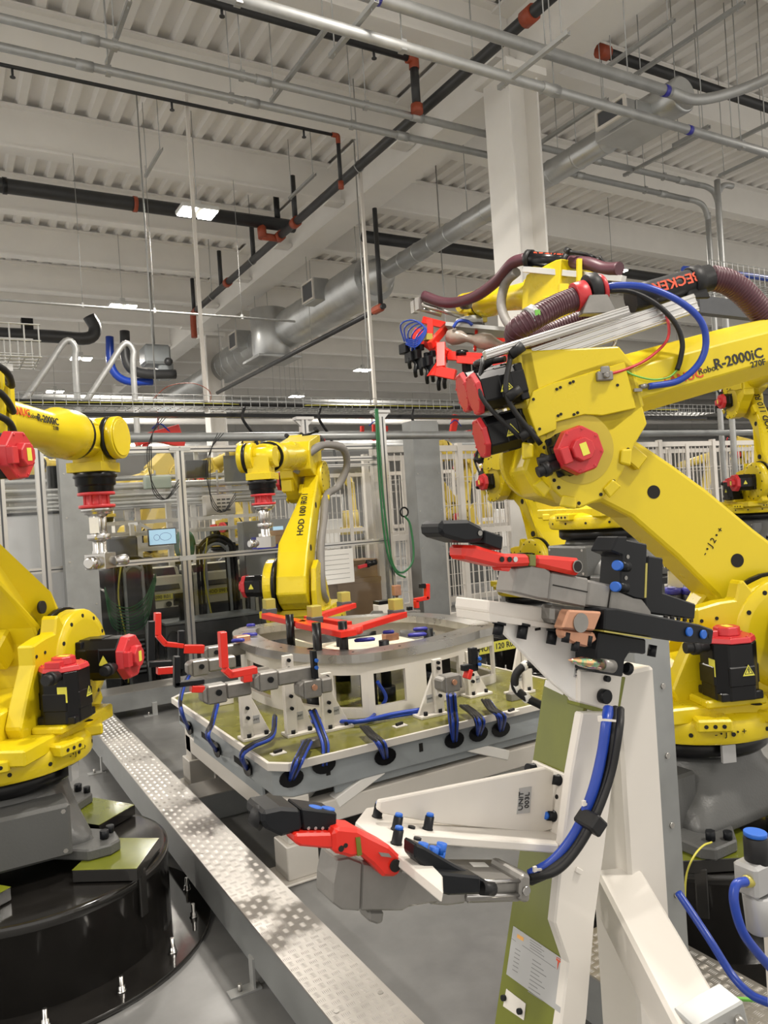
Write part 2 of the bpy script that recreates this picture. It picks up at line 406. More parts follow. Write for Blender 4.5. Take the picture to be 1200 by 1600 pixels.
# big galvanised pipes crossing in front of the column
t = thing('galvanised_pipe', 'upper of two thick galvanised pipes crossing the top of the frame before the column', 'pipe', (0,5.1,5.6))
obj('pipe', G().cyl((.5,0,0), (6.6,0,0), .054, n=16), GALV, t)
obj('blue_tape', G().cyl((6.50,0,0), (6.56,0,0), .057, n=16), BLUP, t)
obj('blue_tape', G().cyl((3.17,0,0), (3.23,0,0), .057, n=16), BLUP, t)
obj('flexible_bend', G().tube([(6.6,0,0),(7.0,-.02,.0),(7.4,-.25,.08),(7.6,-.7,.14),(7.75,-1.6,.2),(7.9,-3,.25)], .054, 14, 6), GALV, t)
rods(t, (1.9,3.2,4.95,6.0), 1.9, 0)
t = thing('galvanised_pipe', 'lower of two thick galvanised pipes crossing the top of the frame before the column', 'pipe', (0,5.23,5.363))
obj('pipe', G().cyl((.5,0,0), (9.3,0,0), .046, n=16), GALV, t)
obj('blue_tape', G().cyl((7.0,0,0), (7.06,0,0), .049, n=16), BLUP, t)
for x in (5.0, 8.4): obj('conduit_coupling', G().cyl((x,0,0),(x+.2,0,0),.053,n=14), GALV, t)
rods(t, (2.1,3.5,5.15,7.9), 1.9, 0)
# strut rails hung on rods
def strut(p0, p1, z, label):
    a, b = at(*p0, Z=z), at(*p1, Z=z); x = (a.x+b.x)/2; y0, y1 = sorted((a.y,b.y))
    t = thing('strut_rail', label, 'strut', (x,y0,z)); L = y1-y0
    obj('strut_channel', G().box((-.02,0,-.02),(.02,L,-.016)).box((-.02,0,-.016),(-.016,L,.02)).box((.016,0,-.016),(.02,L,.02)), GALV, t)
    for y in (.08, L-.08): obj('hanger_rod', G().cyl((0,y,-.04),(0,y,7.5-z),.006,n=5), GALV, t)
for a, b, z, l in (((165,100),(205,0),6.3,'strut channel at top left, leftmost of the hanging rails'),
    ((425,158),(510,42),6.2,'strut channel left of centre near the top, carrying the two conduits'),
    ((515,88),(590,0),5.45,'strut channel at the top edge beneath the big galvanised pipes'),
    ((225,275),(255,232),6.5,'short strut channel under the upper left beams'),
    ((780,138),(888,50),5.35,'strut channel crossing under the big pipes beside the column top'),
    ((845,235),(935,150),6.0,'strut channel right of the column, beside the duct'),
    ((978,275),(1100,205),6.1,'strut channel right of the duct end'),
    ((1060,230),(1100,195),5.6,'short strut channel at right beneath the bent pipe'),
    ((1140,228),(1200,190),5.8,'strut channel at the right edge under the roof'),
    ((450,310),(495,272),6.6,'thin strut channel near the girder, left of centre'),
    ((1125,275),(1200,238),6.0,'strut channel at the right edge above the vertical conduits'),
    ((960,110),(1040,25),6.4,'long strut channel at upper right crossing two beams'),
    ((1000,120),(1155,0),6.4,'long strut channel at upper right, right of its twin')):
    strut(a, b, z, l)

# spiral duct along the hall
DX, DZ = 6.98, 5.73
t = thing('spiral_duct', 'galvanised spiral air duct running down the hall behind the column', 'air duct', (DX,0,DZ))
def seams(g, y0, y1, r, st):
    y = y0
    while y < y1: g.lathe([(-.012,r),(0,r+.008),(.012,r)], (0,y,0), (0,1,0), 24); y += st
    return g
obj('duct_pipe', seams(G().cyl((0,5.8,0), (0,11.4,0), .15, n=28), 6.3, 11.2, .15, .45), GALD, t)
obj('duct_reducer', G().lathe([(11.3,.15),(11.6,.30),(11.9,.31)], (0,0,0), (0,1,0), 28), GALD, t)
obj('duct_pipe', seams(G().cyl((0,11.8,0), (0,20.2,0), .41, n=32), 12.2, 20, .41, .5), GALD, t)
obj('duct_pipe', seams(G().cyl((0,20.1,0), (0,34,0), .3, n=24), 20.4, 33, .3, 1.0), GALD, t)
obj('duct_end_cap', G().lathe([(5.22,.17),(5.24,.19),(5.75,.19),(5.77,.17)], (0,0,0), (0,1,0), 28), GALD, t)
obj('duct_plenum', G().box((-.40,5.5,-.2),(.16,6.1,.0)).box((-.55,5.52,-.17),(-.40,5.9,-.0)), GALD, t, .008)
def grille(x, y0, y1, z0, z1, lb=None):
    gr = obj('air_grille', G().box((x-.03,y0,z0),(x,y1,z0+.03)).box((x-.03,y0,z1-.03),(x,y1,z1)).box((x-.03,y0,z0+.03),(x,y0+.03,z1-.03)).box((x-.03,y1-.03,z0+.03),(x,y1,z1-.03)), WHT, t)
    obj('grille_core', G().box((x-.012,y0+.03,z0+.03),(x-.004,y1-.03,z1-.03)), DKG, gr)
grille(-.55, 5.50, 5.92, -.19, .02)
obj('duct_takeoff', G().box((-.62,13.0,-.1),(-.3,13.5,.32)), GALD, t, .01); grille(-.62, 13.0, 13.5, -.08, .3)
obj('duct_takeoff', G().box((-.66,17.2,-.1),(-.3,17.7,.32)), GALD, t, .01); grille(-.66, 17.2, 17.7, -.08, .3)
obj('duct_tee', G().cyl((-.35,15.9,.45), (-.35,15.9,-.62), .42, n=28), GALD, t, .01)
obj('tee_flange', G().box((-.85,15.4,-.68),(.15,16.4,-.62)), GALD, t, .01)
for y in (6.3,9,12.4,14.4,16.8,19): obj('duct_hanger', G().cyl((0,y,.4 if y>11.5 else .15),(0,y,1.75),.007,n=5), GALV, t)
# pipe under the duct (dark) and hanger wires
a, b = at(600,478,Z=4.9), at(350,660,Z=4.9)
t = thing('sprinkler_line', 'dark pipe with orange tee running below the spiral duct into the distance', 'pipe', (a.x, a.y, 4.9))
obj('pipe', G().cyl((0,0,0), (0,8.6,0), .045, n=10), PIPEB, t)
for q in (2.8,5.6,8.2): obj('hanger_rod', G().cyl((0,q,.04),(0,q,2.0),.006,n=5), GALV, t)
obj('tee', G().cbox((0,.2,0),(.12,.3,.12)), PIPER, t, .03)
obj('drop_pipe', G().cyl((0,.1,.05),(0,.1,1.62),.04,n=8), PIPEB, t)
t = thing('thin_conduit', 'thin white conduit hanging across the left half on wires', 'conduit', (0,11.4,4.74))
obj('conduit', G().cyl((-3,0,0),(5.2,0,0),.018,n=8), GALV, t)
for x in (1.95,2.95,4.3): obj('hanger_wire', G().cyl((x,0,0),(x,0,2.15),.004,n=4).cbox((x,0,.01),(.03,.03,.07)), GALV, t)

# tray drops (vertical posts)
for x, lb in ((2.97,'white vertical drop post left of centre carrying the wire tray'), (5.395,'white vertical drop post hanging at the middle, left of the white column')):
    solo('tray_post', G().box((x-.02,9.3,2.95),(x+.02,9.34,6.9)), WHT, lb, 'post')

# wire basket trays
def basket(name, label, a, b, wd, h, step, r=.004, group=None):
    """wire basket from a to b (horizontal), wd wide, h high"""
    a, b = Vector(a), Vector(b); d = b-a; L = d.length; d.normalize(); s = V(-d.y, d.x, 0)
    t = thing(name, label, 'cable tray', a)
    g = G(); k = 0
    pts = lambda q: [q-s*(wd/2)+V(0,0,h), q-s*(wd/2), q+s*(wd/2), q+s*(wd/2)+V(0,0,h)]
    while k*step <= L+1e-6:
        q = d*(k*step); P = pts(q)
        for i in range(3): g.cyl(P[i], P[i+1], r, n=4, smooth=False)
        k += 1
    obj('cross_wires', g, GALV, t)['kind'] = 'stuff'
    g = G()
    for o in [V(0,0,h),V(0,0,h/2),V(0,0,0)]:
        for sg in (-1,1): g.cyl(s*(sg*wd/2)+o, d*L+s*(sg*wd/2)+o, r, n=4, smooth=False)
    for i in range(1,4): q = s*(-wd/2+wd*i/4); g.cyl(q, q+d*L, r, n=4, smooth=False)
    obj('long_wires', g, GALV, t)
    return t
t = basket('cable_tray', 'long wire basket tray with cables crossing above the fence', (-.6,9.33,2.99), (12.5,9.33,2.99), .42, .14, .12)
obj('support_rail', G().box((0,-.03,-.10),(13.1,.03,-.055)), BLK, t)
for yy, rr, m in ((-.10,.022,BLKR),(-.02,.03,BLKR),(.08,.025,BLKR),(.0,.012,GRNW),(-.14,.006,YELW)):
    P = [V(.1+i*1.1, yy+random.uniform(-.03,.03), .035+random.uniform(0,.03)) for i in range(12)]
    obj('cable', G().tube(P, rr, 6, 4), m, t)
obj('cable_coil', G().tube([V(8.0+.19*cos(a*.7), .02+.16*sin(a*.7), .19+.006*a) for a in range(40)], .012, 6, 2), YELW, t)
obj('hanging_cable', G().tube([V(8.1,-.1,.16),V(8.15,-.22,-.1),V(8.0,-.25,-.4),V(7.85,-.2,-.8)], .012, 6), YELW, t)
obj('orange_wire', G().tube([V(2.9,-.1,.1),V(3.1,-.1,.26),V(3.4,-.1,.3),V(3.6,-.1,.2),V(3.58,-.1,.02)], .005, 5), PIPER, t)
for x in (4.0, 5.05, 6.5): obj('drop_cable', G().tube([V(x,-.2,.0),V(x-.05,-.24,-.15),V(x+.12,-.2,-.4),V(x+.16,-.25,-.75)], .02, 6), BLKR, t)
# near left basket above the left robot, right basket with blue cable
p = at(60,568,D=4.2)
t = basket('cable_tray', 'wire basket tray corner hanging above the left robot at the left edge', (-.6,p.y,p.z), (p.x,p.y,p.z), .34, .17, .07, .004)
obj('support_rail', G().box((0,-.02,-.05),(1.0,.02,-.012)), ALU, t)
for k in range(4): obj('cable', G().tube([V(0,-.1+.05*k,.15),V(.5,-.1+.06*k,.10),V(.85,-.08+.04*k,.02)], .014, 6), (YELW,CREAM,GRNW,CREAM)[k], t)
a = at(1085,445,D=8); b = V(a.x+3.2, a.y-1.9*.0, a.z)
t = basket('cable_tray', 'wire basket tray with a blue cable at the right edge behind the big robot arm', a, b, .4, .2, .09)
obj('cable', G().tube([V(0,.12,.2),V(1.2,.1,.23),V(2.4,.12,.22),V(3.2,.1,.24)], .035, 8), BLUE, t)
obj('support_rail', G().box((0,-.05,-.3),(3.2,.05,-.12)), DKG, t)
# ================================================================== ROBOTS
def motor(name, root, M, L=.24, s=.085, boss=True, sticker=True, plug=True, cover_len=.035, up=V(0,0,1)):
    """servo motor along +z of M: black squared body, red octagonal cover"""
    prof = [(s,-s*.55),(s,s*.55),(s*.55,s),(-s*.55,s),(-s,s*.55),(-s,-s*.55),(-s*.55,-s),(s*.55,-s)]
    g = G(); g.prism([V(x,y,0) for x,y in prof], (0,0,L)); g.box((-s*.95,-s*.95,0),(s*.95,s*.95,.03))
    g.box((-s*.6,-s*1.04,.05),(s*.6,s*1.04,L*.6)); g.box((-s*1.04,-s*.6,.05),(s*1.04,s*.6,L*.6)); g.xf(M)
    b = obj(name, g, BLK, root, .004)
    q = s*1.08; c = q*.42
    oc = [(q,-c),(q,c),(c,q),(-c,q),(-q,c),(-q,-c),(-c,-q),(c,-q)]
    g = G(); g.prism([V(x,y,L) for x,y in oc], (0,0,cover_len), [V(x*.93,y*.93,L+cover_len) for x,y in oc])
    if boss:
        g.prism([V(x*.5,y*.5,L+cover_len) for x,y in oc], (0,0,.03), [V(x*.46,y*.46,L+cover_len+.03) for x,y in oc])
        g.box((-q*.95,-q*.35,L+cover_len-.004),(-q*.55,q*.35,L+cover_len+.022))
    for x,y in oc: g.cyl(V(x*.82,y*.82,L+cover_len-.002),V(x*.82,y*.82,L+cover_len+.004),.006,n=6)
    g.xf(M); cv = obj('motor_cover', g, RED, b, .003)
    if boss:
        obj('rating_label', G().box((-.012,-.022,L+cover_len+.030),(.014,.022,L+cover_len+.0312)).xf(M), LTAG, cv)
    if plug:
        g = G(); g.cyl(V(-s*1.1,-s*.3,L*.95),V(-s*2.1,-s*.3,L*.95),.02,n=10).cyl(V(-s*1.5,-s*.3,L*.95),V(-s*1.8,-s*.3,L*.95),.027,n=10)
        obj('connector', g.xf(M), BLKR, b)
    return b
def warn(parent, o, x, y, s=.03):
    """yellow warning triangle sticker"""
    M = frame(o, x, y); g = G().prism([M@V(-s,-s*.8,0), M@V(s,-s*.8,0), M@V(0,s*.95,0)], (M.to_3x3()@V(0,0,.0015)))
    k = obj('warning_sticker', g, LTAG, parent, .0)
    g = G(); q = s*.72
    A = [M@V(-q,-q*.72,.0016), M@V(q,-q*.72,.0016), M@V(0,q*.95,.0016)]; c = M@V(0,-.12*s,.0016)
    B = [c+(a-c)*.8 for a in A]; n3 = M.to_3x3()@V(0,0,.0006)
    for i in range(3): g.prism([A[i],A[(i+1)%3],B[(i+1)%3],B[i]], n3)
    g.prism([M@V(-.12*s,.3*s,.0016),M@V(.05*s,.3*s,.0016),M@V(.12*s,-.3*s,.0016),M@V(-.03*s,-.3*s,.0016)], n3)
    obj('warning_symbol', g, INK, parent)

LINK = [(-.2,.05),(-.17,.19),(-.04,.27),(.18,.289),(.269,.284),(.52,.283),(.70,.27),(.811,.258),(.95,.24),(1.07,.21),(1.17,.12),(1.20,.0),(1.15,-.13),(1.04,-.17),(.92,-.12),(.83,-.03),(.701,-.001),(.461,-.007),(.239,-.027),(.17,-.053),(.10,-.12),(0,-.2),(-.13,-.17),(-.2,-.07)]
ELB = [(-.074,.417),(-.027,.406),(-.031,.334),(-.034,.258),(0,.25),(-.005,.272),(.114,.29),(.30,.302),(.33,.26),(.334,.034),(.265,-.03),(.199,-.111),(.148,-.159),(.088,-.193),(-.005,-.205),(-.046,-.17),(-.083,-.114),(-.083,-.051),(-.065,.017),(-.089,.095),(-.1,.194),(-.094,.313)]
def fan(g, pts, ya, yb):
    """closed polygon (x,z) with y from ya(pt) to yb(pt)"""
    A = [V(x,ya(x,z),z) for x,z in pts]; B = [V(x,yb(x,z),z) for x,z in pts]
    return g.prism(A, V(0,1,0), B)

def robot(label, base, q1, q2, q3, group=None, lettering=None, tool=None, wrist=True, detail=True, fore_text=True, riser=True, riser_R=.50, riser_at=None, m3_off=0, vs=-.08, byaw=0, rear=(0,1,2), riser_label=None, name='industrial_robot'):
    q1, q2, q3 = map(radians, (q1,q2,q3)); base = Vector(base)
    t = thing(name, label, 'robot', base, q1, group)
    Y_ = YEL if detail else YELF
    # --- base casting (does not turn with the first axis)
    MB = Matrix.Rotation(radians(byaw)-q1, 4, 'Z')
    g = G()
    def rrect(hx, hy, r, z, n=8):
        out = []
        for qx,qy,a0 in ((1,1,0),(-1,1,90),(-1,-1,180),(1,-1,270)):
            for i in range(n): a_ = radians(a0+90*i/(n-1)); out.append((qx*(hx-r)+r*cos(a_), qy*(hy-r)+r*sin(a_), z))
        return out
    L_ = [rrect(.31,.29,.05,.02),rrect(.305,.285,.06,.06),rrect(.27,.26,.12,.12),rrect(.245,.245,.2,.19),rrect(.235,.235,.235,.27)]
    g.raw([Vector(p) for q_ in L_ for p in q_], [(j*32+k,j*32+(k+1)%32,(j+1)*32+(k+1)%32,(j+1)*32+k) for j in range(4) for k in range(32)]+[tuple(range(31,-1,-1)),tuple(range(128,160))], True)
    for sx, sy in ((1,1),(1,-1),(-1,1),(-1,-1)):
        P = [(sx*.12,sy*.25),(sx*.25,sy*.37),(sx*.36,sy*.37),(sx*.39,sy*.33),(sx*.39,sy*.25),(sx*.27,sy*.12)]
        g.prism([V(x,y,0) for x,y in P], (0,0,.042))
        g.prism([V(sx*.16,sy*.24,.03),V(sx*.30,sy*.30,.03),V(sx*.28,sy*.14,.03)], (0,0,.1), [V(sx*.15,sy*.20,.17),V(sx*.21,sy*.21,.15),V(sx*.20,sy*.14,.17)])
    b = obj('base_casting', g.xf(MB), CAST, t, .006, recalc=True)
    g = G()
    for sx, sy in ((1,1),(1,-1),(-1,1),(-1,-1)): g.cyl((sx*.32,sy*.32,.045),(sx*.32,sy*.32,.075),.017,n=6).cyl((sx*.27,sy*.35,.045),(sx*.27,sy*.35,.07),.015,n=8)
    obj('base_bolts', g.xf(MB), BLKM, b)
    obj('connector_box', G().box((-.37,-.20,.03),(-.22,.14,.225)).xf(MB), CAST, t, .01)
    if detail:
        g = G()
        for y_ in (-.175,.115):
            for z_ in (.055,.2): g.cyl((-.374,y_,z_),(-.368,y_,z_),.009,n=6)
        obj('cover_screws', g.xf(MB), STEEL, t)
        obj('cover_plate', G().box((-.373,-.19,.04),(-.369,.13,.215)).xf(MB), CAST, t, .002)
    obj('bearing_ring', G().lathe([(.255,.27),(.27,.285),(.325,.285)], (0,0,0), (0,0,1), 36), BLK, t)
    # --- turntable with lugs
    g = G().lathe([(.325,.335),(.335,.345),(.40,.345),(.415,.33),(.43,.29)], (0,0,0), (0,0,1), 44)
    for a in (-150,-105,-60,-15,40,100,160):
        M = Matrix.Rotation(radians(a),4,'Z'); g.box((.27,-.06,.385),(.385,.06,.43), M)
    g.box((-.30,-.30,.40),(.36,.26,.46))
    tt = obj('turntable', g, Y_, t, .008)
    g = G()
    for a in (-150,-105,-60,-15,40,100,160):
        for q in (-.03,0,.03):
            M = Matrix.Rotation(radians(a),4,'Z'); g.cyl(M@V(.384,q,.407),M@V(.3865,q,.407),.0075,n=8)
    for a in range(-170,190,24):
        M = Matrix.Rotation(radians(a+5),4,'Z'); g.cyl(M@V(.344,0,.365),M@V(.3465,0,.365),.008,n=8)
    g.cyl((.08,-.335,.4605),(.08,-.335,.4602),.02,n=12)
    obj('bolt_holes', g, HOLE, tt)
    if detail:
        text('- • J 1 • +', frame((-.03,-.3475,.372),(1,0,0),(0,0,1)), .032, HOLE, tt, 'axis_mark')
        obj('mastering_tag', G().box((-.055,-.33,.262),(-.005,-.317,.325)), TAG, t)
    # --- carriage: side plate with J2 gearbox, shoulder
    def circ(cx, cz, r, a0, a1, n): return [(cx+r*cos(radians(a0+(a1-a0)*i/n)), cz+r*sin(radians(a0+(a1-a0)*i/n))) for i in range(n+1)]
    prof = [(-.13,.43),(-.16,.50),(-.11,.60),(-.047,.715),(-.047,.79),(.046,.808),(.11,.812),(.128,.875),(.145,.885),(.175,.845)] + circ(.312,.67,.215,118,-50,12) + [(.47,.46),(.44,.43)]
    g = G(); fan(g, prof, lambda x,z:-.20, lambda x,z:-.13)
    g.lathe([(0,.205),(.01,.215),(.055,.215),(.065,.17)], (.312,-.15,.67), (0,-1,0), 32)
    g.prism([V(-.28,-.13,.43),V(-.28,.2,.43),V(.36,.22,.43),V(.36,-.13,.43)], (0,0,.1), [V(-.18,-.13,.56),V(-.15,.1,.56),V(.14,.14,.58),V(.2,-.13,.60)])
    fan(g, [(-.05,.43),(.02,.60),(.16,.80),(.30,.86),(.40,.80),(.44,.62),(.43,.43)], lambda x,z:.17, lambda x,z:.215)
    g.box((-.10,-.33,.455),(.13,-.20,.485))
    ca = obj('carriage', g, Y_, t, .008)
    g = G()
    for a in range(0,360,30): g.cyl((.312+.185*cos(radians(a)),-.2135,.67+.185*sin(radians(a))),(.312+.185*cos(radians(a)),-.203,.67+.185*sin(radians(a))),.009,n=8)
    for x,z in ((-.03,.745),(.03,.75)): g.cyl((x,-.2025,z),(x,-.199,z),.007,n=8)
    obj('bolt_holes', g, HOLE, ca)
    obj('gearbox_seal', G().cyl((.312,-.13,.67),(.312,-.105,.67),.225,n=32), BLK, t)
    # --- motors of the first two axes
    m1 = motor('motor', t, frame((.015,-.285,.485),(1,0,0),(0,1,0)), L=.20, s=.083, cover_len=.02)
    warn(m1, (.035,-.3725,.59),(1,0,0),(0,0,1),.022)
    if detail: obj('rating_label', G().box((-.069,-.34,.57),(-.0685,-.30,.63)), LTAG, m1)
    m2 = motor('motor', t, frame((.312,-.212,.67),(1,0,0),(0,0,1)), L=.185, s=.086)
    warn(m2, (.224,-.34,.67),(0,1,0),(0,0,1),.024); warn(m2, (.40,-.34,.67),(0,-1,0),(0,0,1),.024)
    # --- lower arm
    ML = Matrix(((sin(q2),0,cos(q2),.312),(0,1,0,0),(cos(q2),0,-sin(q2),.67),(0,0,0,1)))
    def yin(u,v):
        return -.06 if detail == 'R2' else -.10+max(0,min(1,(u-.25)/.5))*.12
    g = G(); fan(g, [(a,b*.98+vs*max(0,min(1,b/.25))) for a,b in LINK], yin, lambda u,v:.15); g.xf(ML)
    la = obj('lower_arm', g, Y_, t, .016, seg=2, recalc=True)
    g = G()
    for u,v,r in ((.692,.132+vs/2,.026),(.257,.136+vs/2,.027)): obj('cast_hole', G().cyl((u,yin(u,v)-.0015,v),(u,yin(u,v)+.01,v),r,n=24).xf(ML), HOLE, la)
    for u,v,r in ((.692,.132,.026),(.257,.136,.027)): obj('cast_hole', G().cyl((u,.145,v),(u,.1515,v),r,n=24).xf(ML), HOLE, la)
    g = G().box((.80,yin(.8,0)-.028,.15+vs/2),(.90,yin(.85,0)+.01,.215+vs/2)); obj('stop_block', g.xf(ML), Y_, la, .006)
    g = G().box((.12,.02,-.15),(.24,.12,-.02)); obj('stop_block', g.xf(ML), Y_, la, .01)
    if lettering:
        if detail != 'R2': text(lettering, ML@frame((.62,.1515,.13),(1,0,0),(0,0,-1)) , .1, HOLE, la, 'lettering', bold=.0012)
        # on the front-facing edge of the arm
    # --- elbow
    J3 = V(.312,0,.67)+V(sin(q2),0,cos(q2))*1.075
    ME = Matrix(((cos(q3),0,-sin(q3),J3.x),(0,1,0,0),(sin(q3),0,cos(q3),J3.z),(0,0,0,1)))
    g = G(); fan(g, ELB, lambda x,z:-.15, lambda x,z:-.03)
    fan(g, [(-.09,.10),(-.09,.40),(-.03,.40),(.30,.34),(.34,.26),(.34,.10),(.2,.04),(0,.02)], lambda x,z:-.15, lambda x,z:.13)
    for a in (-150,-115,-60,-20,165): g.prism([V(.04+.2*cos(radians(a+da))*rr,-.148,.0+.2*sin(radians(a+da))*rr) for da,rr in ((-9,.84),(-9,1.06),(9,1.06),(9,.84))],(0,-.014,0))
    el = obj('elbow_housing', g.xf(ME), Y_, t, .009, seg=2, recalc=True)
    g = G().cyl((.053,-.1505,.01),(.053,-.152,.01),.132,n=40); obj('motor_recess', g.xf(ME), mat_recess_shade, el)  # flat disc on the housing, pocket shade painted as darker yellow
    g = G().cyl((0,.13,0),(0,.175,0),.165,n=32)
    obj('gear_cover', g.xf(ME), Y_, el, .004)
    g = G()
    for a in range(0,360,24): g.cyl((.14*cos(radians(a)),.17,.14*sin(radians(a))),(.14*cos(radians(a)),.177,.14*sin(radians(a))),.009,n=6)
    obj('bolt_holes', g.xf(ME), HOLE, el)
    g = G(); fan(g, [(-.067,.254),(.001,.266),(.107,.268),(.30,.277),(.30,.10),(.167,.105),(.10,.125),(-.011,.124),(-.018,.097),(-.095,.086),(-.104,.197)], lambda x,z:-.162, lambda x,z:-.148)
    obj('side_plate', g.xf(ME), Y_, el, .003)
    g = G()
    for x,z in ((-.075,.225),(-.08,.115),(.0,.145),(.012,.148),(.02,.24),(.035,.243),(.075,.25),(.088,.252),(.06,.135),(.075,.138),(.25,.20),(-.075,.045),(.0,-.185),(.09,-.175),(.15,-.14),(.21,-.07),(.235,-.04),(-.07,-.08),(-.06,-.11)):
        g.cyl((x,-.1655 if z>.09 else -.152,z),(x,-.1475,z),.0055 if z>.05 else .007,n=8)
    obj('bolt_holes', g.xf(ME), HOLE, el)
    m3 = motor('motor', t, ME@frame((.012,-.13,.005),(1,0,.1),(0,0,1)), L=.10+m3_off, s=.078)
    # rear motors of the wrist axes
    for k,(yy,zz) in enumerate(((-.085,.30),(.06,.33),(-.02,.14))):
        if k not in rear: continue
        mm = motor('motor', t, ME@frame((-.08,yy,zz),(0,-1,0),(0,0,1)), L=.17, s=.072, boss=False, plug=False, cover_len=.02)
        if detail: warn(mm, ME@V(-.16,yy-.0755,zz),ME.to_3x3()@V(1,0,0),ME.to_3x3()@V(0,0,1),.026)
    g = G()
    for a,b_,c,r in (((-.12,-.17,.40),(-.18,-.2,.25),(-.10,-.19,.06),.010),((-.2,-.1,.42),(-.26,-.16,.28),(-.16,-.17,.1),.009),((-.14,.1,.44),(-.2,.0,.42),(-.12,-.1,.40),.012)):
        g.tube([a,b_,c],r,8)
    for p in ((-.12,-.17,.40),(-.16,-.17,.1),(-.14,.1,.44),(-.2,-.05,.40),(-.18,-.2,.25)): g.cyl(p,(p[0]+.05,p[1]-.01,p[2]+.02),.020,n=10)
    g.tube([(-.10,-.17,.02),(-.08,-.21,.0),(-.03,-.21,.0)],.010,8).cyl((-.13,-.2,.0),(-.06,-.21,.0),.018,n=10)
    obj('motor_cables', g.xf(ME), BLKR, t)
    # --- forearm
    A = V(0,0,.215)
    if detail == 'R2':
        g = G(); pr = []
        for x,zc,hz,hy in ((.28,.195,.115,.150),(.5,.20,.115,.135),(.75,.206,.113,.125),(1.02,.21,.105,.12)):
            pr.append([V(x,-hy,zc-hz*.55),V(x,-hy,zc+hz*.45),V(x,-hy*.55,zc+hz),V(x,hy*.55,zc+hz),V(x,hy,zc+hz*.45),V(x,hy,zc-hz*.55),V(x,hy*.5,zc-hz),V(x,-hy*.5,zc-hz)])
        n = 8; g.raw(sum(pr,[]), [(j*n+k,(j+1)*n+k,(j+1)*n+(k+1)%n,j*n+(k+1)%n) for j in range(3) for k in range(n)]+[tuple(range(n)),tuple(3*n+k for k in reversed(range(n)))])
        g.cyl(V(1.0,0,.215),V(1.15,0,.22),.125,n=32)
    else:
        g = G().lathe([(.20,.125),(.32,.118),(.5,.10),(.80,.088),(.86,.09),(.93,.118),(1.07,.122),(1.075,.115)], A, (1,0,.0), 32)
        g.cyl(V(.42,0,.28),V(.47,0,.30),.05,n=10)
    fa = obj('forearm', g.xf(ME), Y_, t, .004, recalc=True)
    obj('seal_ring', G().lathe([(1.075,.118),(1.095,.118)], A, (1,0,0), 32).xf(ME), BLK, t)
    if fore_text:
        z3 = ME.to_3x3()
        yy = -.128 if detail=='R2' else -.092
        if detail == 'R2':
            text('FANUC', ME@frame((.525,-.1352,.168),(1,.04,0),(0,0,1)), .050, INKR, fa, bold=.0008)
            text('Robot', ME@frame((.632,-.1312,.175),(1,.04,0),(0,0,1)), .034, INK, fa)
            text('R-2000iC', ME@frame((.765,-.1262,.186),(1,.03,0),(0,0,1)), .055, INK, fa, bold=.0012)
            text('270F', ME@frame((.84,-.1244,.150),(1,.02,0),(0,0,1)), .033, INK, fa, bold=.0005)
        else:
            text('FANUC', ME@frame((.50,-.1015,.245),(1,.03,0),(0,.1,1)), .045, INKR, fa, bold=.0008)
            text('Robot', ME@frame((.60,-.0975,.24),(1,.03,0),(0,.1,1)), .03, INK, fa)
            text('R-2000iC', ME@frame((.72,-.0945,.238),(1,.03,0),(0,.1,1)), .045, INK, fa, bold=.001)
            text('210F', ME@frame((.78,-.094,.208),(1,.03,0),(0,.1,1)), .026, INK, fa)
    # --- wrist
    if wrist:
        J5 = ME@V(1.28,0,.215)
        MW = Matrix.Translation(J5)   # flange points straight down
        hx = ME.to_3x3()@V(1,0,0)
        g = G().cyl(J5-hx*.185,J5-hx*.06,.10,n=28); g.bar(J5-hx*.15+V(0,-.06,0),J5+hx*.02+V(0,-.06,0),.05,.14); g.bar(J5-hx*.15+V(0,.07,0),J5+hx*.02+V(0,.07,0),.045,.16)
        wa = obj('wrist_fork', g, Y_, t, .008)
        g = G().cyl(J5+V(0,-.155,0),J5+V(0,-.115,0),.108,n=36).cyl(J5+V(0,-.09,0),J5+V(0,-.04,0),.108,n=36).cyl(J5+V(0,-.04,0),J5+V(0,.11,0),.07,n=24)
        g.cyl(J5+V(0,-.16,0),J5+V(0,-.155,0),.095,n=36)
        g.box((-.10,-.09,-.17),(.10,.10,-.12),MW).box((-.07,-.085,-.13),(.07,.08,0),MW)
        wh = obj('wrist_housing', g, Y_, t, .006)
        obj('wrist_band', G().cyl(J5+V(0,-.115,0),J5+V(0,-.09,0),.11,n=36), BLK, wh)
        fl = obj('wrist_flange', G().lathe([(.17,.105),(.195,.11),(.20,.10),(.235,.10),(.24,.088),(.272,.088)], J5, (0,0,-1), 32), BLK, t, .003)
        if tool:
            g = G().lathe([(.272,.092),(.287,.092),(.288,.058),(.335,.058),(.336,.09),(.352,.09)], J5, (0,0,-1), 28)
            for a in range(0,360,45): g.bar(J5+V(.06*cos(radians(a)),.06*sin(radians(a)),-.285),J5+V(.06*cos(radians(a)),.06*sin(radians(a)),-.34),.012,.012,(1,0,0))
            tc = obj('tool_adapter', g, RED, t, .002)
            g = G().lathe([(.352,.08),(.37,.08),(.371,.066),(.385,.066),(.387,.05),(.395,.045)], J5, (0,0,-1), 24)
            g.lathe([(.39,.030),(.49,.030)], J5+V(-.02,0,0), (0,0,-1), 14).lathe([(.39,.028),(.49,.028)], J5+V(.03,.0,0), (0,0,-1), 14)
            g.lathe([(.485,.058),(.515,.058),(.52,.04)], J5, (0,0,-1), 24).lathe([(.515,.034),(.57,.034),(.575,.038),(.64,.038)], J5, (0,0,-1), 18)
            g.box((-.06,-.055,-.665),(.06,.055,-.585),MW)
            tb = obj('torch_barrel', g, NICK, t, .002)
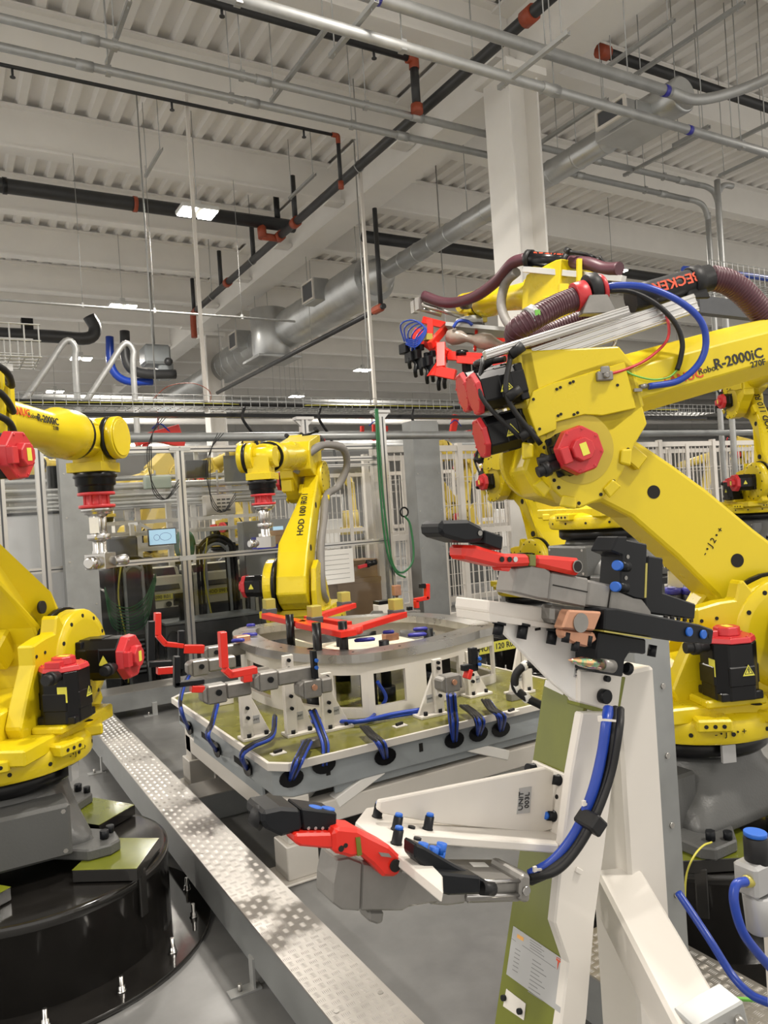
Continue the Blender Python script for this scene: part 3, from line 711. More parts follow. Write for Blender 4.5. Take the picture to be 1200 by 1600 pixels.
            obj('nozzle', G().lathe([(0,.026),(.015,.034),(.06,.034),(.075,.028)],J5+V(-.125,0,-.63),(1,0,0),20), NICK, tb, .003)
            obj('nozzle', G().lathe([(0,.024),(.06,.03),(.075,.026)],J5+V(.045,-.05,-.63),(.07,-.05,0),18), NICK, tb, .003)
            if detail: obj('gauge_label', G().box((-.054,-.03,-.48),(-.050,.02,-.40),MW), PAPER, tb)
    if riser:
        rz = base.z
        P = thing('robot_pedestal', riser_label or label.replace('robot','robot pedestal'), 'pedestal', (riser_at[0],riser_at[1],0) if riser_at else (base.x,base.y,0), radians(byaw))
        R = riser_R; c0 = t.location if not riser_at else Vector(riser_at)
        g = G().lathe([(.02,R),(rz-.09,R),(rz-.085,R+.004),(rz-.052,R+.004),(rz-.05,R-.012)], (0,0,0), (0,0,1), 64)
        d = obj('pedestal_drum', g, DRUM, P, .002)
        obj('floor_flange', G().lathe([(0,R+.155),(.022,R+.155)], (0,0,0), (0,0,1), 64), DRUM, P)
        for a in range(0,360,24):
            M = Matrix.Rotation(radians(a+8),4,'Z'); q = M@V(R+.09,0,0)
            obj('anchor_bolt', G().lathe([(.022,.017),(.026,.017),(.027,.013),(.042,.013),(.043,.008),(.075,.008)], q, (0,0,1), 6), NICK, P)
        for a in (-140,40): obj('lifting_lug', G().box((R-.002,-.02,rz-.2),(R+.012,.02,rz-.03), Matrix.Rotation(radians(a),4,'Z')), DRUM, d, .004)
        for sx, sy in ((1,1),(1,-1),(-1,1),(-1,-1)):
            Pq = [(sx*.08,sy*.26),(sx*.22,sy*.435),(sx*.44,sy*.30),(sx*.30,sy*.10)]
            pp = obj('leveling_pad', G().prism([V(x,y,rz-.045) for x,y in Pq], (0,0,.045-.001)), DRUM, P, .002)
            obj('pad_top', G().prism([V(x*.996,y*.996,rz-.0012) for x,y in Pq], (0,0,.0012)), OLIVE, pp)
    return t, ME, ML, la, q1
mat_recess_shade = mat('yellow_recess_shade', (.50,.38,.03), .45)  # darker copy of the robot yellow, shade of the recess put into the colour
RBL, MEL, MLL, _, _ = robot('large yellow robot at the left edge, bent over to a red ringed nozzle tool', (.165,3.435,.37), 52.5, -40, -1.0, byaw=90, riser_at=(.25,3.31), vs=-.13, tool=True, m3_off=.14, riser_label='round glossy black pedestal under the left robot, bolted to the floor')
RBR, MER, MLR, LAR, Q1R = robot('largest yellow robot at right, forearm rising out of the frame with a hose dress pack', (2.517,2.044,.37), -23, -48, 11, wrist=False, detail='R2', vs=0, riser_label='black round pedestal of the right foreground robot')
RBC, MEC, MLC, LAC, _ = robot('yellow robot in the middle behind the round topped fixture, lettered HOD 100 R01', (2.70,6.08,.37), -129.4, -35.9, -3.6, tool=True, byaw=-90, riser_R=.36, riser_label='black pedestal of the middle robot behind the fixture table')
RBM, MEM, MLM, LAM, _ = robot('yellow robot behind the red and black foreground clamp, lettered HOD 120 R02', (5.08,5.895,.35), -96.5, -42.5, 3, riser_label='black pedestal behind the fixture table with yellow R02 plate')
RBG, MEG, MLG, LAG, _ = robot('yellow robot on a tall stand holding up a red gripper frame', (3.80,3.67,1.07), 84, -3, 11, riser=False, rear=(2,))
RBE, MEE, MLE, LAE, _ = robot('yellow robot at the right edge seen under the big forearm, its motors facing left', (8.1,5.45,.974), -116, -27.5, 0, riser=False)
def lf(ML, o, x, y): r3 = ML.to_3x3(); return frame(ML@Vector(o), r3@Vector(x), r3@Vector(y))
text('HOD 100 R01', lf(MLC,(.56,.065,.2005),(1,0,0),(0,-1,0)), .074, HOLE, LAC, bold=.001)
text('HOD 120 R02', lf(MLM,(.60,.065,.2005),(1,0,0),(0,-1,0)), .074, HOLE, LAM, bold=.001)
text('HOD 110 R02', lf(MLE,(.80,.075,.2005),(1,0,0),(0,-1,0)), .10, HOLE, LAE, bold=.002)
text('HOD 110 R01', lf(MLG,(.75,.152,.12),(1,0,0),(0,0,1)), .11, HOLE, LAG, bold=.002)
text('- • J 2 • +', lf(MLR,(.384,-.0615,.132),(.05,0,1),(1,0,-.05)), .034, HOLE, LAR, 'axis_mark')
t = RBL
obj('motor_block', G().box((.00,-.21,.05),(.15,-.14,.20)).box((.02,-.22,.23),(.16,-.13,.36)).xf(MEL), BLK, t, .008)
for k in range(4):
    z = .04+.10*k
    obj('black_cable', G().tube([MEL@V(.02,-.20,z+.05),MEL@V(.16,-.24-.02*(k%2),z+.02*sin(k)),MEL@V(.30,-.20,z-.03),MEL@V(.36,-.13,z+.01)],.013,8,5), BLKR, t)
obj('cable_plate', G().box((.30,-.16,.06),(.325,-.10,.40)).box((.36,-.15,.09),(.40,-.09,.33)).xf(MEL), YEL, t, .006)
for z in (.10,.27): obj('warning_sticker', G().box((.05,-.225,z),(.10,-.2105 if z<.2 else -.2205,z+.045)).xf(MEL), LTAG, t)
# tall stands of the two raised robots
for (x,y,z,q,lb) in ((3.80,3.67,1.07,84,'tall dark steel stand carrying the robot with the red gripper'),(8.1,5.45,.974,-116,'tall dark steel stand carrying the robot at the right edge')):
    t = thing('robot_stand', lb, 'pedestal', (x,y,0), radians(q))
    obj('stand_column', G().box((-.26,-.26,.03),(.26,.26,z-.04)), CAST, t, .01)
    obj('stand_plate', G().box((-.42,-.42,z-.04),(.42,.42,z)), BLK, t, .004); obj('foot_plate', G().box((-.45,-.45,0),(.45,.45,.03)), BLK, t, .004)
    for sx in (-1,1): obj('stand_gusset', G().prism([V(sx*.26,-.02,.03),V(sx*.43,-.02,.03),V(sx*.26,-.02,.5)], (0,.04,0)), CAST, t)

# ---- dress pack of the big right robot: rails, sleeve, hoses (fixed on the robot)
def on(M, root, p): return M@Vector(p)
def dpx(px, py, y):
    """photo pixel -> local point of the right robot on its side plane y"""
    c, s = cos(Q1R), sin(Q1R); n = V(-s,c,0); b = RBR.location; p = atp(px, py, b+n*y, n)-b
    return V(p.x*c+p.y*s, y, p.z)
t = RBR
def rail(px0, px1, y, h, name='dress_rail'):
    a, b = dpx(*px0, y), dpx(*px1, y); d = (b-a).normalized(); up = V(-d.z,0,d.x)
    g = G().bar(a, b, .04, h, up)
    for k in (-.33, 0, .33): g.bar(a-V(0,.021,0)+up*(h*k), b-V(0,.021,0)+up*(h*k), .004, h*.12, up)
    return obj(name, g, ALU, t, .002)
rail((757,556),(980,486), -.16, .032); rail((832,560),(1085,474), -.10, .07)
a, b = dpx(985,468,-.06), dpx(1108,434,-.06)
g = G().tube([a,(a+b)/2,b], .052, 18, 2); sl = obj('black_sleeve', g, BLKR, t)
d = (b-a).normalized()
text('BECKER', frame((a+b)/2+V(.0,-.0525,.012), -d, V(0,-.15,-1)), .056, INKR, sl, 'lettering', bold=.001)
for px in (925, 1085):
    p = dpx(px, 452 if px<1000 else 440, -.06); q = dpx(px-2, 492 if px<1000 else 470, -.06)
    obj('hose_clamp', G().cyl(p-d*.022, p+d*.022, .060, n=20).prism([q+V(-.05,-.04,0),q+V(.05,-.04,0),q+V(.03,-.04,.05),q+V(-.03,-.04,.05)], (0,.02,0)), BLKR if px>1000 else BLKR, t, .003)
p = dpx(908,462,-.06); obj('hose_collar', G().cyl(p-d*.03, p+d*.02, .055, n=20), RED, t, .003); p = dpx(938,452,-.06); obj('hose_collar', G().cyl(p-d*.006, p+d*.012, .055, n=20), RED, t, .003)
p = dpx(930,477,-.08); obj('clamp_foot', G().prism([p+V(-.07,-.04,-.04),p+V(.07,-.04,-.04),p+V(.035,-.04,.03),p+V(-.035,-.04,.03)], (0,.05,0)), STL2, t, .003)
def ribbed(pts, r, nm='corrugated_hose', pitch=.012):
    P = [Vector(p) for p in pts]; g = G().tube(P, r, 14, 10)
    me = [Vector(v) for v in g.v]; n = 14; rings = len(me)//n
    # annular ribs from the ring centres
    cs = [sum((me[i*n+k] for k in range(n)), V(0,0,0))/n for i in range(rings)]
    L = 0; g2 = G()
    for i in range(rings-1):
        s_ = (cs[i+1]-cs[i]); l = s_.length
        while L < l:
            c = cs[i]+s_*(L/l); g2.lathe([(-pitch*.3,r*.99),(-pitch*.12,r*1.07),(pitch*.12,r*1.07),(pitch*.3,r*.99)], c, s_, 14); L += pitch
        L -= l
    o = obj(nm, g, PURP, t); obj('hose_ribs', g2, PURP, o)['kind'] = 'stuff'; return o
ribbed([dpx(903,465,-.06),dpx(870,478,-.07),dpx(835,497,-.09),dpx(808,516,-.06),dpx(812,530,.05),dpx(850,525,.12),dpx(900,505,.1),dpx(940,490,.05)], .042)
ribbed([dpx(1112,434,-.06),dpx(1140,442,-.06),dpx(1170,466,-.05),dpx(1215,520,-.02),dpx(1280,600,.02)], .046)
p = dpx(826,500,-.085); q = dpx(838,493,-.085); obj('grey_tape', G().cyl(p,q,.0465,n=18), TAG, t); obj('green_label', G().cbox(p+V(.02,-.047,.015),(.02,.004,.02)), GRNL, t)
obj('blue_hose', G().tube([dpx(942,450,-.08),dpx(965,446,-.12),dpx(1010,449,-.17),dpx(1060,470,-.2),dpx(1094,500,-.21),dpx(1103,535,-.2),dpx(1092,568,-.19),dpx(1060,595,-.18),dpx(1013,604,-.165)], .0125, 10, 8), BLUE, t)
obj('black_hose', G().tube([dpx(945,455,-.08),dpx(985,456,-.1),dpx(1025,475,-.13),dpx(1055,505,-.15),dpx(1066,535,-.15),dpx(1063,562,-.15),dpx(1058,578,-.15)], .0095, 10, 8), BLKR, t)
obj('red_hose', G().tube([dpx(1005,463,-.08),dpx(1035,485,-.11),dpx(1045,510,-.13),dpx(1040,535,-.14),dpx(1010,562,-.15),dpx(975,578,-.16),dpx(945,586,-.165)], .0055, 8, 8), RED, t)
obj('green_wire', G().tube([dpx(1058,578,-.15),dpx(1045,589,-.155),dpx(1020,593,-.16),dpx(990,586,-.16),dpx(975,577,-.155)], .0035, 6, 6), GRNL, t)
p = dpx(944,588,-.168); obj('grey_connector', G().cbox(p,(.06,.03,.035)).cbox(p+V(0,-.012,.02),(.035,.012,.03)).cyl(p-V(0,.02,0),p-V(0,.03,0),.012,n=12), STL2, t, .004)
p = dpx(1000,605,-.165); obj('brass_fitting', G().cyl(p,p+V(.025,0,.004),.010,n=10).cbox(p+V(-.01,0,-.01),(.03,.012,.012)), STL2, t)
for px, py, yy in ((868,570,-.05),(952,553,-.03)):
    p = dpx(px,py,yy); obj('rail_post', G().cyl(p+V(0,0,-.08),p+V(0,0,.015),.02,.017,n=14), YEL, t); obj('rail_bracket', G().tube([p+V(-.02,-.01,.015),p+V(0,-.03,.02),p+V(.015,-.03,.05),p+V(.01,-.02,.10)],.007,6,4), NICK, t)
obj('grey_sleeve', G().tube([dpx(838,598,-.02),dpx(852,590,-.05),dpx(862,585,-.02),dpx(875,580,.05)], .042, 12, 5), SLEEV, t)
# rating tag on elbow of the big robot, J3 mark

# ---- sleeves on the middle robot and second one
def sleeve(root, pts, r, m=SLEEV, nm='cable_sleeve'): return obj(nm, G().tube([Vector(p) for p in pts], lambda u: r*(1+.06*sin(u*40)), 12, 7), m, root)
for root, ME_, ML_ in ((RBC,MEC,MLC),(RBM,MEM,MLM)):
    sleeve(root, [ME_@V(.30,-.02,.08),ME_@V(.30,.04,.16),ME_@V(.24,.14,.26),ME_@V(.12,.22,.30),ME_@V(-.05,.34,.26),ME_@V(-.16,.34,.1),ME_@V(-.12,.25,-.08),ML_@V(.9,.19,-.02),ML_@V(.6,.2,.02),ML_@V(.3,.2,.02),V(.25,.22,.60),V(.1,.2,.5)], .034)
    obj('sleeve_bracket', G().cbox((0,0,0),(.10,.06,.03)).xf(ME_@Matrix.Translation((.14,.17,.27))), YEL, root, .003)
    obj('sleeve_bracket', G().cbox((0,0,0),(.05,.07,.03)).xf(ML_@Matrix.Translation((.86,.19,0))), YEL, root, .003)
    obj('sleeve_end', G().cbox((0,0,0),(.08,.09,.1)).xf(ME_@Matrix.Translation((.36,-.08,-.03))), YEL, root, .006)
# ---- raised robot: dress pack and red gripper
t = RBG
obj('forearm_sleeve', G().tube([MEG@V(.35,.18,.36),MEG@V(.5,.17,.30),MEG@V(.52,.19,.15),MEG@V(.42,.2,.02),MEG@V(.3,.2,-.05)], .035, 10, 6), SLEEV, t)
r0 = lambda px, py, y: (lambda c,s: (lambda p: V(p.x*c+p.y*s, y, p.z))(atp(px,py,RBG.location+V(-s,c,0)*y,V(-s,c,0))-RBG.location))(cos(radians(84)),sin(radians(84)))
W = lambda px, py, d: (lambda p: Matrix.Rotation(-radians(84),3,'Z')@(p-RBG.location))(at(px,py,D=d))
obj('purple_hose', G().tube([W(662,462,6.3),W(690,472,6.2),W(715,472,6.1),W(745,462,5.9),W(775,440,5.7),W(800,412,5.5),W(822,404,5.4)], .042, 12, 8), PURP, t)
obj('purple_hose', G().tube([W(888,409,5.2),W(920,412,5.0),W(945,420,4.9),W(968,420,4.8)], .042, 12, 8), PURP, t)
a, b = W(822,404,5.4), W(888,409,5.2); obj('black_sleeve', G().cyl(a,b,.052,n=16), BLK, t)
text('BECKER', frame(a*.52+b*.48+Matrix.Rotation(-radians(84),3,'Z')@V(-.02,-.0535,0), (b-a), V(0,0,1)), .075, INKR, t, 'lettering', bold=.001)
for k in (.02,.92): obj('hose_clamp', G().cyl(a+(b-a)*k,a+(b-a)*(k+.12),.063,n=16), BLKR, t)
for k in (0,.35): obj('hose_clamp', G().cyl(W(722+15*k,474,6.1),W(727+15*k,473,6.08),.05,n=12), CAST, t)
obj('dress_rail', G().bar(W(820,421,5.4),W(975,436,4.8),.05,.04), ALU, t, .002)
obj('rail_bracket', G().bar(W(905,405,5.0),W(905,440,5.0),.03,.03).bar(W(880,445,5.1),W(880,470,5.1),.06,.06), YEL, t)

gr = thing('robot_gripper', 'red tubular gripper frame with blue hoses and black fingers, held up by the raised robot', 'gripper', at(700,520,D=6.2))
gp = gr.location
def gw(px, py, d): return at(px,py,D=d)-gp
obj('mount_plate', G().cyl(gw(733,498,6.3),gw(734,508,6.3),.11,n=20).bar(gw(700,512,6.3),gw(790,520,6.2),.3,.03), GALV, gr)
for a, b, w in (((648,520,6.3),(700,556,6.1),.09),((700,556,6.1),(795,562,5.9),.07),((690,540,6.1),(690,578,6.0),.10),((660,500,6.6),(800,535,6.5),.06),((682,580,6.0),(712,586,5.95),.08),((700,508,6.4),(672,540,6.1),.06),((715,562,6.0),(880,575,5.6),.055),((745,512,6.2),(742,548,6.1),.03),((672,498,6.3),(672,540,6.3),.05),((880,560,5.6),(940,578,5.2),.06)):
    obj('frame_bar', G().bar(gw(*a),gw(*b),w*.7,w), REDP, gr, .004)
obj('frame_gusset', G().prism([gw(672,586,6.0),gw(690,560,6.0),gw(700,586,6.0)], (0,.05,0)), REDP, gr)
for k in range(7):
    p = gw(632+9*k, 545+5*k+(k%2)*8, 6.25-.03*k)
    obj('finger', G().cbox(p,(.05,.10,.08)).tube([p,p+V(.02,-.05,-.06),p+V(.0,-.06,-.12),p+V(.03,-.02,-.16)],.018,6,3).cbox(p+V(.04,-.02,.06),(.04,.04,.05)), BLKM, gr, .004)
for k in range(3):
    p = gw(728+16*k,560,6.0); obj('finger', G().cbox(p+V(0,0,-.05),(.05,.05,.11)).cyl(p+V(0,0,-.1),p+V(0,0,-.16),.02,n=8), BLKM, gr)
for k in range(5):
    obj('blue_tube', G().tube([gw(632+4*k,534+5*k,6.2),gw(626+6*k,508+5*k,6.15),gw(645+5*k,500+3*k,6.1),gw(664,512+3*k,6.1),gw(650,530+3*k,6.1),gw(634,530+2*k,6.2)],.006,6,5), BLUE, gr)
obj('blue_tube', G().tube([gw(708,512,6.1),gw(716,502,6.1),gw(730,502,6.1),gw(738,508,6.1)],.014,6,5), BLUE, gr)
for a,b in (((655,475,6.3),(725,495,6.3)),((648,480,6.4),(690,492,6.4))): obj('guide_rod', G().cyl(gw(*a),gw(*b),.02,n=8).cbox(gw(*a),(.05,.05,.10)), STEEL, gr)
obj('plastic_wrap', G().tube([gw(700,525,6.2),gw(740,530,6.1),gw(785,540,6.0),gw(800,548,5.9)], lambda u:.05*(1+.45*sin(u*17)), 9, 4), mat('dusty_plastic_wrap',(.30,.25,.21),.35,bump=.5,bscale=20,noise=.2), gr)
obj('clear_cap', G().cyl(gw(722,548,6.05),gw(722,556,6.05),.05,n=12), BLK, gr)
obj('yellow_block', G().cbox(gw(668,527,6.15),(.06,.06,.05)), BONE, gr)
# ================================================================== TREAD PLATE WALKWAYS
def walkway(name, label, x0, x1, y0, y1, z, along, bars, legs=()):
    t = thing(name, label, 'cable duct cover', (x0,y0,0))
    L, Wd = x1-x0, y1-y0
    obj('top_plate', G().box((0,0,z-.006),(L,Wd,z)), TREAD, t)
    g = G(); e = .004
    g.box((0,0,z-.15),(e,Wd,z-.006)) if along=='Y' else g.box((0,0,z-.15),(L,e,z-.006))
    g.box((L-e,0,z-.15),(L,Wd,z-.006)) if along=='Y' else g.box((0,Wd-e,z-.15),(L,Wd,z-.006))
    g.box((e*1.5,e*1.5,z-.150),(L-e*1.5,Wd-e*1.5,z-.146))
    obj('side_channel', g, GALP, t)
    if bars:
        g = G(); p = .031; ix = int(bars[1]/p); iy = int(L/p) if along=='Y' else int(Wd/p)
        nx = int((L if along=='Y' else bars[1])/p); ny = int((bars[1] if along=='Y' else Wd)/p)
        ox = 0 if along=='Y' else bars[0]; oy = bars[0] if along=='Y' else 0
        for i in range(nx):
            for j in range(ny):
                cx, cy = ox+(i+.5)*p, oy+(j+.5)*p; hz = (i+j)%2
                for k in range(-2,3):
                    q = k*.0054; l = .0125; w_ = .0014; zz = z
                    if hz: P = [(cx-l,cy+q),(cx,cy+q-w_),(cx+l,cy+q),(cx,cy+q+w_)]
                    else: P = [(cx+q,cy-l),(cx+q+w_,cy),(cx+q,cy+l),(cx+q-w_,cy)]
                    o = len(g.v); g.v += [(x,y,zz-.0002) for x,y in P]+[(cx+(0 if hz else q),cy+(q if hz else 0),zz+.0018)]
                    g.f += [(o,o+1,o+4),(o+1,o+2,o+4),(o+2,o+3,o+4),(o+3,o,o+4)]; g.sm += [False]*4
        obj('tread_pattern', g, TREAD, t)['kind'] = 'stuff'
    for q in legs:
        a = V(.0,q,0) if along=='Y' else V(q,0,0)
        obj('leg_bracket', G().box((a.x-.008 if along=='Y' else a.x-.02,a.y-.02,0),(a.x+.0 if along=='Y' else a.x+.02,a.y+.02 if along=='Y' else a.y,z-.12)).box((a.x-.09,a.y-.025,0),(a.x+.02,a.y+.025,.006)), GALV, t)
        obj('anchor_bolt', G().cyl(a+V(-.05,0,.006),a+V(-.05,0,.03),.008,n=6), STEEL, t)
    for q in [k*.62+.3 for k in range(int((Wd if along=='Y' else L)/.62))]:
        for s_ in (.15,.85):
            p_ = V(L*s_,q,z) if along=='Y' else V(q,Wd*s_,z)
            if bars and (p_.y if along=='Y' else p_.x) > bars[1]+1: continue
            obj('countersunk_screw', G().cyl(p_,p_+V(0,0,.0022),.008,n=8), STEEL, t)
walkway('cable_duct', 'long silver tread plate duct cover running diagonally past the left pedestal', .845, 1.045, .4, 7.1, .225, 'Y', (.6,5.9), (1.2,2.14,3.4,4.94,6.2))
walkway('cable_duct', 'tread plate duct cover crossing at the back in front of the fence', 1.045, 5.2, 6.62, 6.92, .225, 'X', None, (.45,1.6,2.8))
walkway('cable_duct', 'tread plate floor strip glimpsed between the white posts at bottom right', 1.60, 1.95, .5, 1.88, .18, 'Y', (0,1.38), ())
t = thing('floor_trunk', 'low grey steel trunk under the fixture table beside the diagonal tread cover', 'cable duct', (1.045,4.05,0))
obj('trunk_body', G().box((0.005,0,0),(.5,.22,.14)), GALP, t, .004); obj('trunk_lid', G().box((.005,-.01,.14),(.5,.23,.146)), TREAD, t)

# ================================================================== FENCES
FY = 7.3
t = thing('guard_fence', 'aluminium profile guard fence with clear panels behind the table and left robot', 'fence', (.2,FY,0))
def prof(a, b, w, nm='post', m=ALU):
    a, b = Vector(a), Vector(b); d = (b-a).normalized()
    g = G().bar(a,b,w,w,(0,0,1) if abs(d.z)<.5 else (0,-1,0))
    s = V(0,-1,0); u = d.cross(s).normalized()
    for q in (-.28,.28):
        g.bar(a+s*(w/2+.001)+u*(w*q), b+s*(w/2+.001)+u*(w*q), w*.34, .004, (0,-1,0))
    po = obj(nm, g, m, t, 0); g = G()
    for q in (-.06,.42,-.42)[:1]: g.bar(a+s*(w/2+.003)+u*(w*0), b+s*(w/2+.003)+u*(w*0), w*.2, .003, (0,-1,0))
    obj('slot_groove', g, DKG, po)
    return po
for x,h in ((.28,2.32),(.60,2.32),(1.83,2.32),(3.15,2.32),(4.08,2.62)): prof((x,0,0.02),(x,0,h),.075)
for z in (1.262,2.30): prof((.1,0,z),(4.08,0,z),.05 if z<2 else .06,'rail')
prof((2.95,0,2.17),(4.1,0,2.17),.05,'rail'); prof((1.3,0,.10),(4.1,0,.10),.05,'rail'); prof((2.95,0,2.10),(4.1,0,2.10),.03,'rail')
for x in (3.15,4.08):
    obj('top_bracket', G().cbox((x,0,2.68 if x>4 else 2.60),(.20,.10,.03)).prism([V(x-.1,-.02,2.66 if x>4 else 2.58),V(x+.1,-.02,2.66 if x>4 else 2.58),V(x,-.02,2.56 if x>4 else 2.48)],(0,.04,0)), ALU, t)
prof((3.15,0,2.3),(3.15,0,2.6),.075)
for x0,x1 in ((.32,.56),(.64,1.79),(1.87,3.11),(3.19,4.04)):
    for z0,z1 in ((.13,1.237),(1.287,2.27)): obj('clear_panel', G().box((x0,-.003,z0),(x1,.003,z1)), CLEAR, t)
obj('joint_plate', G().box((1.73,-.045,2.285),(1.93,-.039,2.315)), GALV, t); obj('joint_plate', G().box((1.76,-.045,1.24),(1.92,-.039,1.285)), GALV, t)
# white mesh fence behind
t = thing('mesh_fence', 'white barred steel fence behind the middle robots, right of the aluminium fence', 'fence', (4.9,8.6,0))
X1 = 11.5
for k,x in enumerate((0,1.35,2.7,4.05,5.4,6.75,8.1,9.45,10.8)):
    obj('post', G().box((x-.04,-.04,0),(x+.04,.04,2.45)), WHT, t)
    if k<8:
        for z in (.1,1.22,2.38): obj('rail', G().box((x+.04,-.025,z-.04),(x+1.31,.025,z+.04)), WHT, t)
        obj('post', G().box((x+.62,-.035,.1),(x+.70,-.01,2.38)), WHT, t) if k%2==0 else None
g = G()
for k in range(int(10.8/.105)): g.box((k*.105-.006,-.006,.14),(k*.105+.006,.006,2.34))
for z in (.5,.86,1.6,1.98): g.box((0,-.004,z-.004),(10.8,.004,z+.004))
obj('mesh_bars', g, WHT, t)['kind'] = 'stuff'
MFENCE = t
p = thing('steel_rail_pipe', 'grey pipe running level just above the fence tops', 'pipe', (0,7.42,2.43))
obj('pipe', G().cyl((.3,0,0),(12,0,0),.045,n=10), GALP, p)
for k,(x0,x1,z) in enumerate(((9.0,9.9,2.3),(9.9,10.7,2.3))): pass
def relabel_copy(src, lb, loc):
    c = dup_tree(src); c.location = loc; c['label'] = lb; return c
MF = MFENCE
relabel_copy(MF, 'white barred steel fence one row farther back, behind the nearer barred fence', (5.6,10.1,0))
relabel_copy(MF, 'white barred steel fence farthest back behind the two others', (4.2,14.4,0))
# troughs
def trough(x0,x1,y0,y1,h,lb):
    t = thing('cable_riser', lb, 'cable duct', ((x0+x1)/2,(y0+y1)/2,0)); a,b = (x1-x0)/2,(y1-y0)/2
    obj('riser_body', G().box((-a,-b,0),(a,b,h)), GALP, t, .003)
    obj('riser_cover', G().box((-a-.006,-b-.006,.05),(a+.006,-b+.03,h-.02)), GALP, t, .002)
    g = G()
    for k in range(6):
        for s in (-1,1): g.cyl((s*(a-.03),-b-.010,.2+k*(h-.4)/5),(s*(a-.03),-b-.006,.2+k*(h-.4)/5),.008,n=6)
    obj('cover_screws', g, STEEL, t)
trough(5.05,5.42,7.86,8.10,2.66,'tall galvanised cable riser standing right of the aluminium fence corner')
trough(.925,1.18,7.0,7.2,2.28,'wide plain grey cable riser behind the left robot motor')
trough(1.50,1.62,1.37,1.52,1.30,'galvanised steel upright right behind the white foreground fixture')
obj('slot_marks', G().box((-.062,-.02,.3),(-.0605,-.012,1.2)), DKG, bpy.data.objects['cable_riser.002'])
for i,(x,y) in enumerate(((.02,6.9),)): pass

# whiteboard on left
t = thing('whiteboard', 'white marker board in dark frame behind the fence at the left edge', 'whiteboard', (.32,7.75,.62))
obj('board_surface', G().box((0,0,.03),(.68,.02,1.14)), WBRD, t)
obj('board_frame', G().box((-.03,-.01,0),(.71,.03,.03)).box((-.03,-.01,1.14),(.71,.03,1.165)).box((.68,-.01,.03),(.71,.03,1.14)).box((-.03,-.01,.03),(0,.03,1.14)), DKG, t)
obj('stand_leg', G().box((0,0,-.62),(.04,.04,0)).box((.64,0,-.62),(.68,.04,0)), DKG, t)

# ================================================================== CONTROLLERS BEHIND THE FENCE
def controller(x, y, lb, sign):
    t = thing('robot_controller', lb, 'control cabinet', (x,y,0)); w = .30
    obj('cabinet_body', G().box((-w,0,.08),(w,.55,1.04)), CREAM, t, .015)
    obj('top_slope', G().prism([V(-w,-.02,.86),V(-w,.5,.86),V(-w,.5,1.12),V(-w,.2,1.12)],(2*w,0,0)), CREAM, t, .01)
    obj('front_panel', G().box((-w+.05,-.012,.12),(w-.05,.0,.70)), DKG, t, .004)
    obj('screen_panel', G().prism([V(-w+.05,-.035,.89),V(w-.05,-.035,.89),V(w-.05,.17,1.11),V(-w+.05,.17,1.11)],(0,-.01,.008)), DKG, t)
    pl = obj('name_plate', G().box((-w+.04,-.03,.79),(w-.04,-.02,.85)), LTAG, t)
    text(sign, frame((0,-.0305,.82),(1,0,0),(0,0,1)), .05, INK, pl, bold=.001)
    obj('rotary_switch', G().cyl((.12,-.03,.74),(.12,-.05,.74),.03,n=12), BLK, t)
    obj('side_rib', G().box((-w-.03,-.02,.06),(-w+.0,.5,1.06)).box((w,-.02,.06),(w+.03,.5,1.06)), DKG, t)
    obj('foot', G().box((-w,.0,0),(w,.5,.08)), BLK, t)
controller(1.98,8.35,'cream controller cabinet behind the fence, leftmost of the row','HOD 090 R01')
controller(2.68,8.35,'cream controller cabinet behind the fence, second of the row, with hose arch in front','HOD 090 R02')
controller(3.38,8.35,'cream controller cabinet behind the fence, right end of the row beside the middle robot','HOD 100 R01')
t = thing('machine_cabinet', 'large dark grey machine cabinet behind the fence left of the controllers', 'cabinet', (1.56,8.0,0))
obj('cabinet_body', G().box((-.24,0,0),(.24,.5,1.18)), DKG, t, .01)
obj('cabinet_top', G().box((-.10,.05,1.18),(.2,.4,1.5)), DKG, t, .02); obj('vent_grille', G().box((-.2,-.01,.1),(.2,0,.5)), BLK, t)
for k in range(8): obj('vent_slat', G().box((-.19,-.016,.12+k*.045),(.19,-.01,.14+k*.045)), GSTL, t)
t = thing('machine_cabinet', 'dark grey low cabinet behind the fence in front of the controllers', 'cabinet', (2.38,7.62,0))
obj('cabinet_body', G().box((-.50,0,.03),(.48,.35,.60)), DKG, t, .01); obj('cabinet_top', G().box((-.51,-.01,.60),(.49,.36,.625)), GSTL, t, .004)
obj('pendant_holder', G().cbox((-.3,.1,.72),(.06,.06,.2)).cbox((-.3,.1,.84),(.16,.04,.12)), BLK, t)
obj('cable_loop', G().tube([V(-.42+.09*cos(a/3)-.02,-.03,.32+.22*sin(a/3)) for a in range(30)],.008,6,2), BLKR, t)
# monitor
t = thing('monitor', 'small lit monitor showing a line drawing, on an arm behind the fence', 'screen', (2.0,8.0,1.38))
obj('screen_frame', G().box((-.145,0,0),(.145,.03,.175)), BLK, t, .004); obj('screen_surface', G().box((-.135,-.003,.012),(.135,0,.165)), SCRN, t)
g = G()
for k in range(10):
    a = 2*pi*k/10; g.cyl((.03+.06*cos(a),-.004,.09+.04*sin(a)),(.03+.06*cos(a+.63),-.004,.09+.04*sin(a+.63)),.0018,n=4)
    g.cyl((-.06+.03*cos(a),-.004,.085+.03*sin(a)),(-.06+.03*cos(a+.63),-.004,.085+.03*sin(a+.63)),.0018,n=4)
obj('line_drawing', g, BLUC, t)
obj('monitor_arm', G().bar((0,.05,.1),(-.2,.12,.24),.03,.03).bar((-.2,.12,.24),(-.26,.3,.24),.03,.03).bar((-.28,.1,.08),(-.28,.1,.24),.06,.04), ALU, t)
